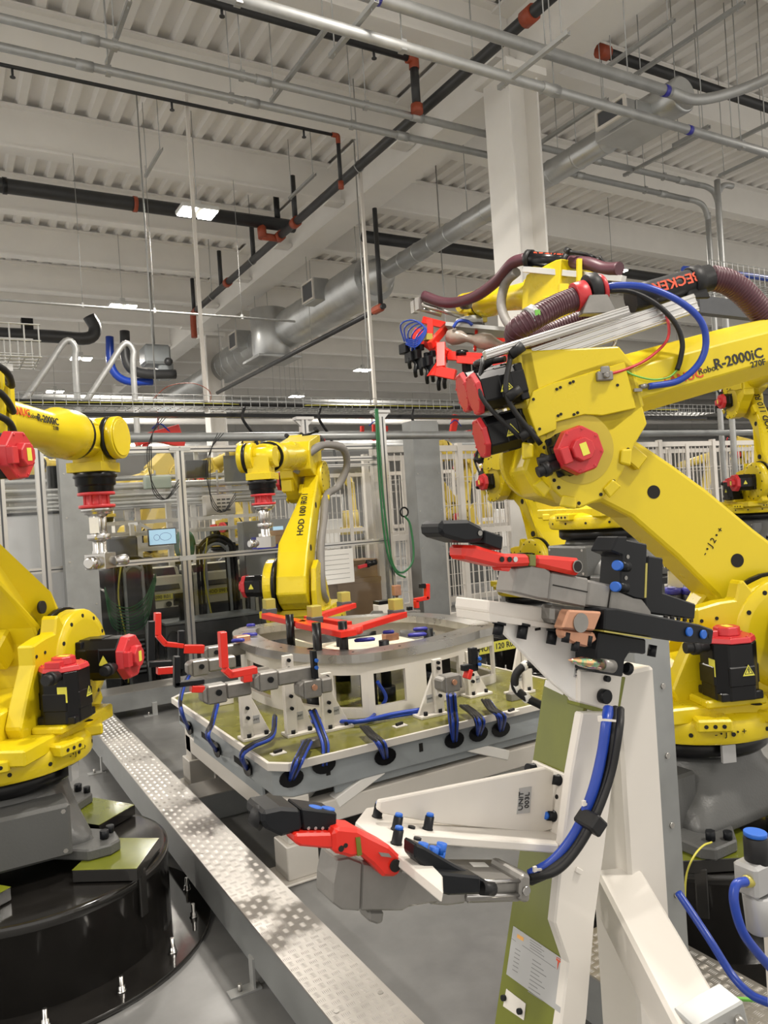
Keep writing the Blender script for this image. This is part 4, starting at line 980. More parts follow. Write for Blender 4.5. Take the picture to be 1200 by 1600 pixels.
# support frame that carries monitor and conduits
t = thing('profile_frame', 'aluminium frame with long level conduits behind the clear fence panels', 'frame', (1.6,9.02,0))
for x in (0,.75,1.5,2.3): obj('post', G().box((x-.03,0,0),(x+.03,.06,2.1)), ALU, t)
for z in (1.3,1.48,1.62): obj('rail', G().box((0,-.02,z),(1.9,.02,z+.04)), ALU, t)
for z,r in ((1.86,.022),(1.95,.022),(2.04,.028),(2.14,.028)): obj('conduit', G().cyl((-1.1,-.1,z),(2.6,-.1,z),r,n=8), GALV, t)
PF = t
relabel_copy(PF, 'aluminium frame with level conduits one row deeper behind the clear panels', (2.3,10.4,0))
relabel_copy(PF, 'aluminium frame with level conduits two rows deeper behind the clear panels', (.9,11.6,0))
# wall box, small boxes
t = thing('electrical_box', 'grey junction cabinet with a blue display behind the middle robot', 'cabinet', (3.2,8.08,.95))
obj('box_body', G().box((-.3,0,0),(.28,.2,.62)), GALP, t, .01); obj('display', G().box((.05,-.008,.47),(.17,0,.54)), SCRN, t); obj('switch', G().cbox((.12,-.02,.24),(.13,.03,.15)), BLK, t)
obj('red_button', G().cyl((.12,-.02,.40),(.12,0,.40),.025,n=12), RED, t); obj('box_leg', G().box((-.25,.05,-.95),(-.2,.1,0)).box((.2,.05,-.95),(.25,.1,0)), GALP, t)
t = thing('electrical_box', 'white vented control box hanging behind the clear fence panels left of the middle robot', 'cabinet', (2.72,8.25,1.66))
obj('box_body', G().box((-.17,0,0),(.17,.12,.22)), WHT, t, .006)
for k in range(3):
    for j in range(4): obj('vent_slot', G().cbox((-.02+.055*k,-.003,.05+.04*j),(.04,.006,.016)), DKG, t)
obj('box_bracket', G().cyl((0,.06,.22),(0,.06,.5),.012,n=8).cyl((0,.06,.47),(0,.8,.47),.012,n=8), GALV, t)
t = thing('electrical_box', 'pale green beacon box hung from the conduits behind the fence', 'cabinet', (2.05,8.3,1.98))
obj('box_body', G().box((-.12,0,0),(.16,.1,.14)), mat('pale_green_plastic',(.42,.5,.46),.4), t, .01); obj('box_bracket', G().cyl((0,.05,.14),(0,.05,.2),.01,n=6).cyl((0,.05,.16),(0,.75,.16),.01,n=6), GALV, t)
t = thing('control_box', 'dark box hung under the fence top rail near the far column', 'cabinet', (2.22,7.36,2.03))
obj('box_body', G().box((-.11,0,0),(.11,.08,.17)), DKG, t, .006); obj('box_bracket', G().box((-.02,.02,.17),(.02,.05,.26)), ALU, t)
t = thing('control_box', 'dark box hung under the fence top rail behind the left robot wrist', 'cabinet', (.98,7.36,1.98))
obj('box_body', G().box((-.11,0,0),(.11,.08,.2)), DKG, t, .006); obj('box_bracket', G().box((-.02,.02,.2),(.02,.05,.3)), ALU, t)
t = thing('smoked_panel', 'grey translucent sheet hung below the fence top rail left of the middle robot', 'panel', (2.72,7.4,1.98))
obj('sheet', G().box((-.22,0,0),(.26,.01,.26)), GSTL, t); obj('sheet_clip', G().box((-.2,-.005,.26),(-.16,.015,.30)).box((.18,-.005,.26),(.22,.015,.30)), ALU, t)
# hose arches
def arch(x, y, z0, z1, wd, lb, n=7, m=BLKR):
    t = thing('hose_bundle', lb, 'hose bundle', (x,y,0))
    for k in range(n):
        r = wd/2-k*.014; dy = .05*(k%3)-.05
        P = [V(-r,dy,z0)]+[V(-r,dy,z1-.3)]+[V(-r*cos(a),dy,z1-.3+r*sin(a)*1.05) for a in (.5,1.0,1.57,2.1,2.6)]+[V(r,dy,z1-.3),V(r+.01,dy,z0)]
        obj('hose', G().tube(P,.017,6,5), (BLKR,BLKR,GSTL,BLKR)[k%4] if m is BLKR else m, t)
    obj('yellow_hose', G().tube([V(-.1,-.08,z1-.1),V(-.16,-.08,z1-.5),V(-.1,-.08,z1-1.0),V(-.12,-.08,.1)],.008,5,6), YELW, t)
arch(2.58,8.12,.0,1.52,.42,'arched black hose bundle behind the fence between controllers')
arch(1.62,7.74,.0,1.42,.34,'arched black hose bundle behind the fence beside the nozzle tool')
t = thing('hose_bundle', 'looped green cables sagging behind the fence under the left nozzle', 'hose bundle', (1.55,7.6,.7))
for k in range(9): obj('green_cable', G().tube([V(-.22,0,.34-.006*k),V(-.17,.02*(k%3),.20-.028*k),V(-.02,.02*(k%3),.12-.03*k),V(.14,.02*(k%2),.2-.03*k),V(.26,0,.42-.008*k)],.0055,5,5), GRNW, t)
obj('cable_hook', G().cyl((-.22,0,.30),(-.22,.3,.32),.01,n=6).cyl((.26,0,.40),(.26,.3,.42),.01,n=6), STEEL, t)
t = thing('hose_bundle', 'coiled green hose behind the fence left of the arched black bundle', 'hose bundle', (2.33,8.3,1.2))
obj('coil', G().tube([V(.09*cos(a*.6),.004*a,.15+.16*sin(a*.6)) for a in range(44)],.011,6,2), GRNW, t); obj('hook', G().cyl((0,.1,.3),(0,.45,.3),.01,n=6), STEEL, t)
for k,(x,z) in enumerate(((1.80,2.25),(2.35,2.1))):
    t = thing('hanging_cable', ('thin black cables looping down at the fence joint left of centre','thin black cables looping near the hung dark box')[k], 'cable', (x,7.25,z))
    for j in range(3): obj('cable', G().tube([V(.12-.03*j,0,.35),V(-.02,-.02,.2),V(-.08+.02*j,0,-.0),V(-.05,0,-.25-.04*j),V(.06,0,-.42),V(.2,0,-.3+.03*j)],.004,5,5), BLKR, t)
# things right of aluminium fence
t = thing('hanging_cable', 'long green cables hanging down the fence corner post and looping right', 'cable', (4.2,7.22,.9))
obj('green_cable', G().tube([V(0,0,1.8),V(.0,0,1.0),V(.03,0,.4),V(.08,0,.08),V(.2,0,.0),V(.34,0,.14),V(.33,0,.5),V(.26,0,.62)],.012,6,6), GRNW, t)
obj('green_cable', G().tube([V(-.02,0,1.8),V(-.03,0,1.0),V(-.0,0,.3),V(.1,0,.02),V(.22,0,-.06)],.012,6,6), GRNW, t)
obj('ring', G().tube([V(.26+.05*cos(a),0,.66+.05*sin(a)) for a in [k*.4 for k in range(17)]],.01,6,2), BLK, t)
t = thing('valve', 'red valve lever fixed on the fence corner post', 'valve', at(575,882,Y=7.2))
obj('valve_body', G().cyl((-.02,0,0),(.10,0,.02),.03,n=10).cyl((0,0,-.03),(0,0,.05),.022,n=10), BLK, t); obj('lever', G().bar((-.12,0,-.02),(.02,0,.0),.03,.035), RED, t, .003)
# cardboard boxes
def carton(label, p, w, d, h):
    t = thing('cardboard_box', label, 'box', p)
    obj('carton_body', G().box((-w/2,0,0),(w/2,d,h)), CARD, t, .004); obj('lid_flap', G().box((-w/2-.004,-.004,h-.05),(w/2+.004,d+.004,h+.004)), CARD, t, .002)
p = at(580,955,Y=8.9); zz = 0
t = thing('pallet_cart', 'low pale cart under the stacked cardboard boxes', 'cart', (4.55,8.4,0)); obj('cart_deck', G().box((-.5,0,.12),(.45,.6,.2)), WHT, t, .01); 
for x in (-.4,.35): obj('caster', G().cyl((x,.1,.06),(x,.14,.06),.06,n=14).cyl((x,.46,.06),(x,.5,.06),.06,n=14), BLK, t)
carton('large cardboard box behind the fixture table, bottom of the stack', (4.5,8.45,.2), .62, .5, .56)
carton('smaller cardboard box on top of the large carton behind the table', (4.62,8.5,.764), .36, .36, .22)
carton('cardboard box lying in a blue tray on the fence middle rail', (2.93,7.14,1.33), .26, .1, .13)
t = thing('parts_tray', 'blue tray hooked on the fence middle rail', 'tray', (2.90,7.12,1.292)); obj('tray_base', G().box((-.22,-.03,0),(.22,.13,.012)).box((-.22,-.03,.012),(.22,-.02,.035)).box((-.22,-.02,.012),(-.21,.13,.12)), BLUP, t)
obj('spray_can', G().cyl((-.14,.05,.012),(-.14,.05,.15),.03,n=12), PAPER, t); 
t = thing('paper_notice', 'sheet of paper clipped on the fence right of the middle robot', 'notice', at(528,912,Y=7.24)); obj('sheet', G().box((-.22,0,0),(.20,.004,.36)), PAPER, t)
for k in range(6): obj('printed_line', G().box((-.18,-.0012,.05+k*.05),(.15,0,.054+k*.05)), INKG, t)
# yellow number plate R02 on a dark pedestal block
p = at(783,1009,Y=5.35)
t = thing('number_plate', 'yellow plate reading HOD 120 R02 on the black pedestal right of the table', 'sign', p)
obj('plate', G().box((-.24,0,-.045),(.16,.006,.045)), LTAG, t); text('HOD 120 R02', frame((-.04,-.001,0),(1,0,0),(0,0,1)), .07, INK, t, bold=.001)
obj('plate_bracket', G().box((-.22,.006,-.02),(-.2,.09,.02)).box((.12,.006,-.02),(.14,.09,.02)), BLK, t)
# blurred distant robots behind the fence
n = 0
for (x,y,z,q,a2,a3,lb) in ((3.3,12.5,.7,-160,-20,-30,'distant yellow robot seen through the clear panels above the monitor'),
    (4.6,13.8,.8,-60,-35,20,'distant yellow robot behind the clear panels left of the middle robot'),
    (1.75,12.6,.7,-120,-25,0,'distant yellow robot seen through the fence beside the nozzle tool'),
    (9.6,13.0,.7,-150,-20,10,'distant yellow robot behind the white bars left of the galvanised riser'),
    (7.9,11.6,.7,-30,-30,0,'distant yellow robot seen through the white bars right of the riser'),
    (15.5,10.5,.7,-70,-30,-10,'distant yellow robot behind the right part of the white fence')):
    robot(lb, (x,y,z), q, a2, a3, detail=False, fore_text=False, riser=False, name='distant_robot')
    t = thing('robot_stand', lb.replace('distant yellow robot','grey stand of the distant robot'), 'pedestal', (x,y,0))
    obj('stand_column', G().box((-.3,-.3,.0),(.3,.3,z-.04)), CAST, t, .01); obj('stand_plate', G().box((-.4,-.4,z-.04),(.4,.4,z)), BLK, t)
# background steelwork and pipes at mid height, blurred clutter
for k,(x0,x1,y,z,r,m,lb) in enumerate(((-2,44,21.6,3.7,.18,GALD,'thick grey duct running level in the distance, seen just under the wire tray'),
    (-2,44,21.9,5.0,.08,GALV,'long level conduit in the distance above the wire tray, lowest'),
    (-2,44,22.2,5.2,.07,GALV,'long level conduit in the distance above the wire tray, second'),
    (-2,44,22.6,4.6,.09,STW,'long level white pipe in the distance'),
    (-2,44,23.0,5.25,.05,GALV,'long level conduit high in the distance'),
    (-2,44,23.4,4.3,.1,GALD,'distant level grey duct beyond the far column'),
    (-2,34,24.0,5.0,.08,GALV,'distant level pipe near the back of the hall'),
    (-2,34,28.0,4.3,.12,GALD,'farthest level duct at the back of the hall'))):
    t = thing('level_pipe', lb, 'pipe', (x0,y,z)); obj('pipe', G().cyl((0,0,0),(x1-x0,0,0),r,n=10), m, t)
    for q in range(3,int(x1-x0),9): obj('hanger_rod', G().cyl((q,0,r),(q,0,7.5-z),.005,n=4), GALV, t)
for k,(x,y,lb) in enumerate(((2.05,13,'pair of bent grey conduits rising at left beyond the wire tray, left one'),(2.95,13,'pair of bent grey conduits rising at left beyond the wire tray, right one'))):
    t = thing('bent_conduit', lb, 'conduit', (x,y,0)); obj('pipe', G().tube([V(0,0,2.8),V(0,0,4.2),V(.02,0,4.5),V(-.12,0,4.6),V(-.4,0,4.2),V(-.8,0,3.6)],.05,8,5), GALV, t)
t = thing('pipe_rack', 'dark strut pipework with a curved black pipe in the upper distance at left', 'pipe', (.9,15.5,5.3))
obj('pipe', G().tube([V(-.3,0,.25),V(-.25,0,.0),V(.1,0,-.05),V(1.2,0,-.05),V(1.8,0,-.05),V(1.95,0,.15),V(1.85,0,.38)],.12,10,5), PIPEB, t)
obj('valve', G().cbox((.75,0,.1),(.2,.15,.3)), BLK, t)
t = thing('roof_unit', 'dark machinery cluster with bent blue pipes beside the far column head', 'machine', (4.55,18.2,5.25))
obj('unit_hanger', G().cyl((.1,0,.5),(.1,0,2.27),.02,n=6), GALV, t); obj('body', G().cbox((.1,0,.3),(.6,.6,.45)).cbox((.3,0,-.05),(.35,.4,.4)), GSTL, t, .05); obj('blue_pipe', G().tube([V(-.9,0,.7),V(-.9,0,0),V(-.6,0,-.3),V(0,0,-.3)],.09,10,5), BLUE, t)
obj('black_pipe', G().tube([V(-.6,-.2,.8),V(-.6,-.2,.1),V(-.3,-.2,-.15),V(.5,-.2,-.15)],.11,10,5).ball((.3,-.4,.1),.1), PIPEB, t)
# distant shelving-like machinery blocks so the depth is filled
random.seed(3)
def scol(x, y):
    v = V(x,y,1.6)-EYE; return v.dot(cr)/v.dot(cf)
spots = []
tries = 0
while len(spots) < 16 and tries < 900:
    tries += 1
    y = random.uniform(16,40); x = y*random.uniform(.12,1.35)
    if x < 38 and all(abs(x-a)>2.5 or abs(y-b)>1.6 for a,b in spots) and not (5<x<8.3 and y<21): spots.append((x,y))
spots.sort(key=lambda p: scol(*p))
for k,(x,y) in enumerate(spots):
    h = random.uniform(1.4,2.9); wd = random.uniform(.8,2.2)
    t = thing('far_machine', 'grey machine frame in the far background, %s counted from the left'%ordn[k], 'machine', (x,y,0), 0, 'far machines behind the fences')
    m = (STW,GSTL,GALP,WHT,YELF,STW)[k%6]
    obj('machine_body', G().box((-wd/2,-.4,0),(wd/2,.4,h*.55)), (GSTL,DKG,STW)[k%3], t, .02)
    for s in (-1,1): obj('machine_post', G().box((s*wd/2-.04,-.4,h*.55),(s*wd/2+.04,-.32,h)), m, t)
    obj('machine_beam', G().box((-wd/2,-.42,h-.1),(wd/2,-.3,h)), m, t)
spots = [(3.2,14.9),(6.0,16.0),(9.6,18.3),(11.4,14.9),(14.6,17.0),(18.6,14.2),(21,18.5)]
spots.sort(key=lambda p: scol(*p))
for k,(x,y) in enumerate(spots):
    t = thing('far_robot', 'tiny yellow robot arm in the far background, %s counted from the left'%ordn[k], 'robot', (x,y,0), random.uniform(0,6), 'far yellow arms')
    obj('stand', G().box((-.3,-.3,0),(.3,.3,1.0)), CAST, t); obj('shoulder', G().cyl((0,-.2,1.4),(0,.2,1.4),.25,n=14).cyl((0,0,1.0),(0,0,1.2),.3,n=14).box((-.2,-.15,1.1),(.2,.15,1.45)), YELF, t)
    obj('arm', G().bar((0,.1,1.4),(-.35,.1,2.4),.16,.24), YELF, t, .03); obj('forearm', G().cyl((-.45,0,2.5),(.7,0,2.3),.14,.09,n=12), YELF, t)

for nm,lb,px,py,Y_,parts in (('red_gripper','small red gripper frame glimpsed above the fence rail at left centre',250,683,9.6,((-.3,-.05,.25,.10,.12),(-.1,.0,.3,-.1,.08),(-.05,.05,-.2,-.12,.06))),
    ('red_gripper','bright red tooling arm above the white fence left of the big robot',710,672,10.4,((.05,.25,-.05,-.12,.10),(-.12,-.12,.35,-.02,.06))),
    ('red_gripper','small red valve group hanging behind the fence top, left of the galvanised riser',585,676,9.9,((-.2,.1,-.2,-.1,.05),(0,.12,0,-.12,.05),(.2,.1,.2,-.1,.06)))):
    p = at(px,py,Y=Y_); t = thing(nm, lb, 'gripper', p)
    for x0,z0,x1,z1,w_ in parts: obj('frame_bar', G().bar((x0,0,z0),(x1,.03,z1),w_,w_), REDP, t, .005)
    obj('hanger_rod', G().cyl((0,.05,-.05),(0,.05,7.52-p.z),.01,n=5), GALV, t); obj('blue_tube', G().tube([V(-.1,-.03,.1),V(0,-.05,.16),V(.12,-.03,.06)],.01,5,4), BLUE, t)
# ================================================================== FIXTURE TABLE IN THE MIDDLE
PX0, PX1, PY0, PY1, PZ = 1.20, 3.10, 3.14, 4.86, .52
t = thing('fixture_table', 'welding fixture table with olive base plate and grey steel frame in the middle', 'table', (PX0,PY0,0))
L, Wd = PX1-PX0, PY1-PY0; c = .07
oct_ = [(c,0),(L-c,0),(L,c),(L,Wd-c),(L-c,Wd),(c,Wd),(0,Wd-c),(0,c)]
obj('base_plate', G().prism([V(x,y,PZ-.022) for x,y in oct_],(0,0,.022)), OLIVP, t, .002)
ins = lambda d: [(min(max(x,d),L-d) if 0 else x+(d if x<L/2 else -d), y+(d if y<Wd/2 else -d)) for x,y in oct_]
g = G(); o_ = [(x+(-.012 if x<L/2 else .012), y+(-.012 if y<Wd/2 else .012)) for x,y in oct_]; n = 8
for i in range(n):
    a,b = o_[i],o_[(i+1)%n]; a2,b2 = ins(.004)[i],ins(.004)[(i+1)%n]
    g.prism([V(a[0],a[1],PZ-.03),V(b[0],b[1],PZ-.03),V(b2[0],b2[1],PZ-.03),V(a2[0],a2[1],PZ-.03)],(0,0,.034))
obj('plate_edge', g, WHT, t, .001)
g = G(); o2 = ins(.02)
g.prism([V(x,y,PZ-.16) for x,y in o2],(0,0,.13)); obj('frame_box', g, GSTL, t, .006)
g = G()
for x in (.25,.75,1.25,1.65): g.box((x,.016,PZ-.10),(x+.02,.0205,PZ-.06))
for y in (.35,.9,1.35): g.box((.016,y,PZ-.13),(.0205,y+.25,PZ-.10))
obj('frame_slots', g, HOLE, t)
for x,y in ((.05,.02),(L-.2,.02),(.05,Wd-.2),(L-.2,Wd-.2)):
    obj('leg', G().box((x,y,.16),(x+.11,y+.11,PZ-.16)), WHT, t, .004)
    obj('foot', G().box((x-.02,y-.02,.012),(x+.13,y+.13,.16)).box((x-.05,y-.05,0),(x+.16,y+.16,.012)), WHT, t, .004)
    obj('foot_bolt', G().cyl((x+.15,y+.0,.012),(x+.15,y,.06),.008,n=6), STEEL, t)
for a,b in (((.1,.08,.25),(L-.1,.08,.25)),((.1,Wd-.1,.25),(L-.1,Wd-.1,.25)),((.1,.08,.25),(.1,Wd-.1,.25)),((L-.1,.08,.25),(L-.1,Wd-.1,.25)),((.1,Wd/2,.25),(L-.1,Wd/2,.25))):
    obj('cross_beam', G().bar(a,b,.10,.10), WHT if a[1]<.5 else STW, t, .005)
for a,b in (((.12,.1,.30),(.75,.75,.34)),((L-.12,.1,.30),(1.1,.75,.34)),((.3,.06,.28),(.55,.06,.38)),((1.3,.06,.28),(1.05,.06,.38))): obj('brace', G().bar(a,b,.07,.05), STW, t, .004)
for y in (.4,1.0,1.5): obj('side_bracket', G().prism([V(.04,y,PZ-.17),V(.16,y,PZ-.17),V(.16,y,PZ-.27),V(.08,y,PZ-.27)],(0,.09,0)), GSTL, t, .004)
obj('side_skirt', G().box((.045,.3,PZ-.23),(.06,Wd-.3,PZ-.16)).box((.3,.045,PZ-.2),(L-.3,.06,PZ-.16)), GSTL, t, .002)
# curved steel rail on a windowed white ring
outer = [(2.92,3.74),(2.70,3.62),(2.40,3.52),(2.06,3.49),(1.85,3.53),(1.70,3.68),(1.58,3.98),(1.54,4.40),(1.64,4.90),(1.85,5.08),(2.3,5.0),(2.75,4.75),(2.95,4.4)]
outer = [(x-PX0,y-PY0) for x,y in outer]
def smooth_loop(P, sub=5):
    out = []; n = len(P)
    for i in range(n):
        a,b,c_,d = (Vector(P[(i+k)%n]) for k in (-1,0,1,2))
        for k in range(sub):
            u = k/sub; out.append(.5*((2*b)+(c_-a)*u+(2*a-5*b+4*c_-d)*u*u+(d*1.0-a+3*b-3*c_)*u**3))
    return out
O = smooth_loop(outer); cen = Vector((1.05,1.15))
def inset(P, d):
    n = len(P); out = []
    for i in range(n):
        tng = (P[(i+1)%n]-P[i-1]).normalized(); nn = Vector((-tng.y,tng.x))
        if nn.dot(cen-P[i]) < 0: nn = -nn
        out.append(P[i]+nn*d)
    return out
I = inset(O, .15); n = len(O)
def ring(A, B, z0, z1, sel=None):
    g = G()
    for i in range(n):
        if sel and not sel(i): continue
        j = (i+1)%n
        g.prism([V(*A[i],z0),V(*A[j],z0),V(*B[j],z0),V(*B[i],z0)],(0,0,z1-z0))
    return g
rg = obj('curved_rail', ring(O, I, .815, .86), STEEL, t)
W0, W1 = inset(O,.035), inset(O,.055)
obj('ring_wall', ring(W0,W1,.745,.812), WHT, t); obj('ring_wall_foot', ring(W0,inset(O,.07),PZ,.57), WHT, t)
for i0 in range(0,n,6): obj('ring_pillar', ring(W0,W1,.57,.745, lambda i: i in (i0,i0+1)), WHT, t)
g = G()
for k in (3,9,14,21,27,31): p = (O[k]+I[k])/2; g.cyl(V(*p,.855),V(*p,.8615),.008,n=8)
obj('rail_holes', g, HOLE, t)
obj('inner_tray', G().box((.75,.8,.72),(1.45,1.5,.74)).box((.75,.8,.74),(.77,1.5,.80)).box((.75,.8,.74),(1.45,.82,.80)), CREAM, t)
for x,y in ((.55,.75),(.95,.65),(1.35,.8),(1.0,1.3)): obj('support_post', G().cyl((x,y,PZ),(x,y,.86),.03,n=14).cyl((x,y,PZ),(x,y,.60),.05,n=14), BLKM, t)
for x,y in ((.78,.55),(1.25,.52)): obj('cylinder_rod', G().box((x-.035,y-.03,PZ),(x+.035,y+.03,.77)).box((x-.045,y-.04,.77),(x+.045,y+.04,.79)), BLK, t)
# blue plastic caps on the rail
for k,(px,py,l) in enumerate(((390,994,.10),(372,1003,.08),(570,1002,.12),(607,990,.07),(652,994,.11),(657,985,.09),(562,985,.07),(392,979,.06))):
    p = at(px,py,Z=.865)
    solo('blue_pad', G().lathe([(0,l*.30),(.012,l*.32),(.02,l*.25)],(0,0,0),(0,0,1),18).xf(Matrix.Translation(p)@Matrix.Rotation(radians(-25),4,'Z')@Matrix.Diagonal((1.6,.55,1,1))), BLUP,
         'small blue plastic pad on the curved rail, '+('left end, larger','left end, nearest the rim','front edge below the red frame','middle, right of the red frame','right part, nearer the rim','right part, behind its twin','behind the red frame centre','left end, behind the others')[k], 'pad', 'blue pads on the curved rail')
# red spider frame
t2 = thing('red_clamp_frame', 'red cross shaped frame with yellow pads lying over the curved rail', 'frame', at(540,975,Z=.93))
o0 = t2.location
q = lambda px,py,z=.95: at(px,py,Z=z)-o0
for a,b,w_ in (((415,962),(473,975),.06),((473,975),(545,990),.10),((547,985),(630,960),.06),((507,960),(552,946),.05),((480,966),(545,976),.05),((470,976),(507,960),.05)):
    obj('frame_arm', G().bar(q(*a),q(*b),w_,.035), REDP, t2, .003)
ch = q(548,990,.93); obj('center_hub', G().cyl(ch,ch+V(0,0,.04),.07,n=20), REDP, t2, .003)
for px,py in ((421,955),(492,968),(538,944),(619,957)):
    p = q(px,py,.965); obj('urethane_pad', G().cbox(p+V(0,0,.05),(.07,.07,.07)), BONE, t2, .004); obj('pad_holder', G().cbox(p+V(0,0,.0),(.08,.08,.04)), DKG, t2, .004)
for px,py in ((453,975),(495,990),(536,988)): p = q(px,py,.95); obj('guide_post', G().cyl(p+V(0,0,-.22),p+V(0,0,.06),.025,n=12), BLK, t2)

# clamp units on the pallet
def bracket(px, py, flip, h, lb, num):
    p = at(px, py, Z=PZ); s = -1 if flip else 1
    t = thing('clamp_bracket', lb, 'bracket', p)
    obj('foot_plate', G().box((-.08,-.045,0),(.08,.045,.014)), WHT, t, .002)
    x0 = -.075*s
    P = [V(x0,-.008,.014),V(.075*s,-.008,.014),V(x0+.04*s,-.008,h*.78),V(x0,-.008,h*.78)]
    obj('gusset', G().prism(P,(0,.016,0)), WHT, t, .002)
    obj('upright_plate', G().box((min(x0,x0+.055*s)-0,-.03,.014),(max(x0,x0+.055*s),-.010,h)), WHT, t, .002)
    g = G()
    for x in (-.045,.045): g.cyl((x,-.03,.014),(x,-.03,.032),.011,n=10)
    for z in (.35,.5,.84,.94): g.cyl((x0+.028*s,-.030,h*z),(x0+.028*s,-.044,h*z),.009,n=10)
    obj('socket_bolts', g, BLKM, t)
    tg = obj('unit_tag', G().box((.0-.018 if s>0 else -.02,-.0095,.07),(.022 if s>0 else .016,-.008,.11)), TAG, t)
    text('UNIT', frame((.002 if s>0 else -.002,-.0098,.09),(1,0,0),(0,0,1)), .014, INK, tg)
    return t
bracket(400,1152,False,.32,'white clamp bracket at the front left corner of the table','001L')
bracket(468,1146,False,.40,'taller white clamp bracket second from left on the table front','002L')
bracket(525,1138,False,.29,'white clamp bracket third from left, before the curved rail','003R')
bracket(672,1118,True,.29,'white clamp bracket with its slope facing left, right half of the table front','004R')
bracket(745,1086,False,.26,'white clamp bracket at the right under the red and black clamp','005R')
bracket(812,1083,True,.46,'white clamp post beside the foreground bracket on the table right end','006R')
def clamp(lb, pb, ln, segs_red, segs_blk, Yp, blue=()):
    """pb: pixel centre of body; arms drawn as bars at plane Y"""
    p = at(*pb, Y=Yp); t = thing('pneumatic_clamp', lb, 'clamp', p)
    obj('clamp_body', G().box((-.05,-.035,-.05),(.04,.035,.035)).prism([V(-.05,-.035,-.05),V(-.075,-.035,-.03),V(-.075,-.035,.02),V(-.05,-.035,.035)],(0,.07,0)), STL2, t, .006)
    obj('air_cylinder', G().box((.04,-.03,-.04),(.04+ln,.03,.03)), STL2, t, .008)
    obj('pivot_bolt', G().cyl((.0,-.036,-.0),(.0,-.045,0),.014,n=12), COPP if blue else BLKM, t)
    Q = lambda a: at(*a, Y=Yp-.01)-p
    for a,b,w_ in segs_red: obj('clamp_arm', G().bar(Q(a),Q(b),.045,w_,(0,-1,0) if 0 else (0,0,1) if abs(a[0]-b[0])>abs(a[1]-b[1]) else (1,0,0)), REDP, t, .003)
    for a,b,w_ in segs_blk: obj('clamp_finger', G().bar(Q(a),Q(b),.035,w_,(0,0,1) if abs(a[0]-b[0])>abs(a[1]-b[1]) else (1,0,0)), BLKM, t, .003)
    for a in blue: m = Q(a); obj('blue_cap', G().cyl(m+V(0,-.018,0),m+V(0,-.030,0),.009,n=10), BLUC, t)
    return t
clamp('pneumatic clamp at the table front left corner with black angle finger', (338,1080), .12, [((298,1076),(318,1076),.03)], [((276,1025),(276,1072),.026),((272,1070),(318,1064),.024)], 3.45)
clamp('pneumatic clamp with tall red angled arm, second from left', (418,1060), .20, [((347,987),(350,1043),.032),((350,1045),(362,1056),.03),((358,1054),(400,1046),.032),((378,1060),(392,1058),.035)], [], 3.36)
clamp('pneumatic clamp with black upright finger and blue caps, third from left', (486,1072), .06, [((492,1062),(492,1078),.03)], [((489,1016),(493,1068),.024)], 3.32, ((491,1031),(491,1042)))
clamp('pneumatic clamp right of the rail with red jaw and black finger', (703,1064), .02, [((728,1052),(734,1054),.05)], [((738,1012),(740,1048),.04),((722,1044),(744,1040),.03)], 3.2, ((745,1028),(745,1037)))
clamp('pneumatic clamp at the table back left with red angled arm', (335,1018), .16, [((246,957),(246,992),.035),((246,992),(258,1006),.03),((256,1006),(286,1009),.028),((286,1014),(318,1014),.05)], [((283,985),(283,1045),.035)], 4.55)
clamp('pneumatic clamp at the table left edge with black forked finger', (312,1040), .16, [((245,1048),(270,1046),.04)], [((236,970),(236,1032),.035),((232,1038),(268,1036),.03)], 4.2)
clamp('pneumatic clamp behind the rail at right with red hook arm and white block', (640,960), .05, [((667,912),(667,936),.035),((648,938),(668,934),.03),((650,938),(651,950),.03)], [((660,912),(660,919),.05),((640,948),(640,972),.04)], 5.2)
t = thing('sensor_block', 'white block with black top and copper sensor behind the red frame', 'sensor', at(604,955,Y=5.1)); obj('block_body', G().box((-.09,-.04,-.06),(.07,.05,.06)), WHT, t, .004); obj('block_top', G().box((-.085,-.04,.06),(.07,.05,.085)), BLK, t)
obj('copper_sensor', G().cbox((.10,.0,.15),(.06,.05,.08)), COPP, t, .004); obj('sensor_stem', G().cyl((.1,0,-.08),(.1,0,.11),.012,n=8).cyl((-.07,0,-.13),(-.07,0,-.06),.03,n=10), NICK, t)
t = thing('deflector_plate', 'bent grey metal plate standing on the table behind the red frame', 'plate', at(588,975,Y=4.95)); obj('plate', G().prism([V(-.12,0,-.02),V(.1,0,-.02),V(.06,0,.09),V(-.02,0,.10),V(-.08,0,.05)],(0,.012,0)), STL2, t); obj('plate_foot', G().box((-.12,-.03,-.03),(.1,.03,-.02)), STL2, t)
for k,(px,py,z) in enumerate(((378,998,.87),(610,995,.83))):
    solo('copper_fixture', G().cbox(at(px,py,Z=z),(.09,.06,.04)), COPP, ('small copper block on the rail at its left end','small dark copper block inside the rail, right of the red frame')[k], 'block', None, .004)
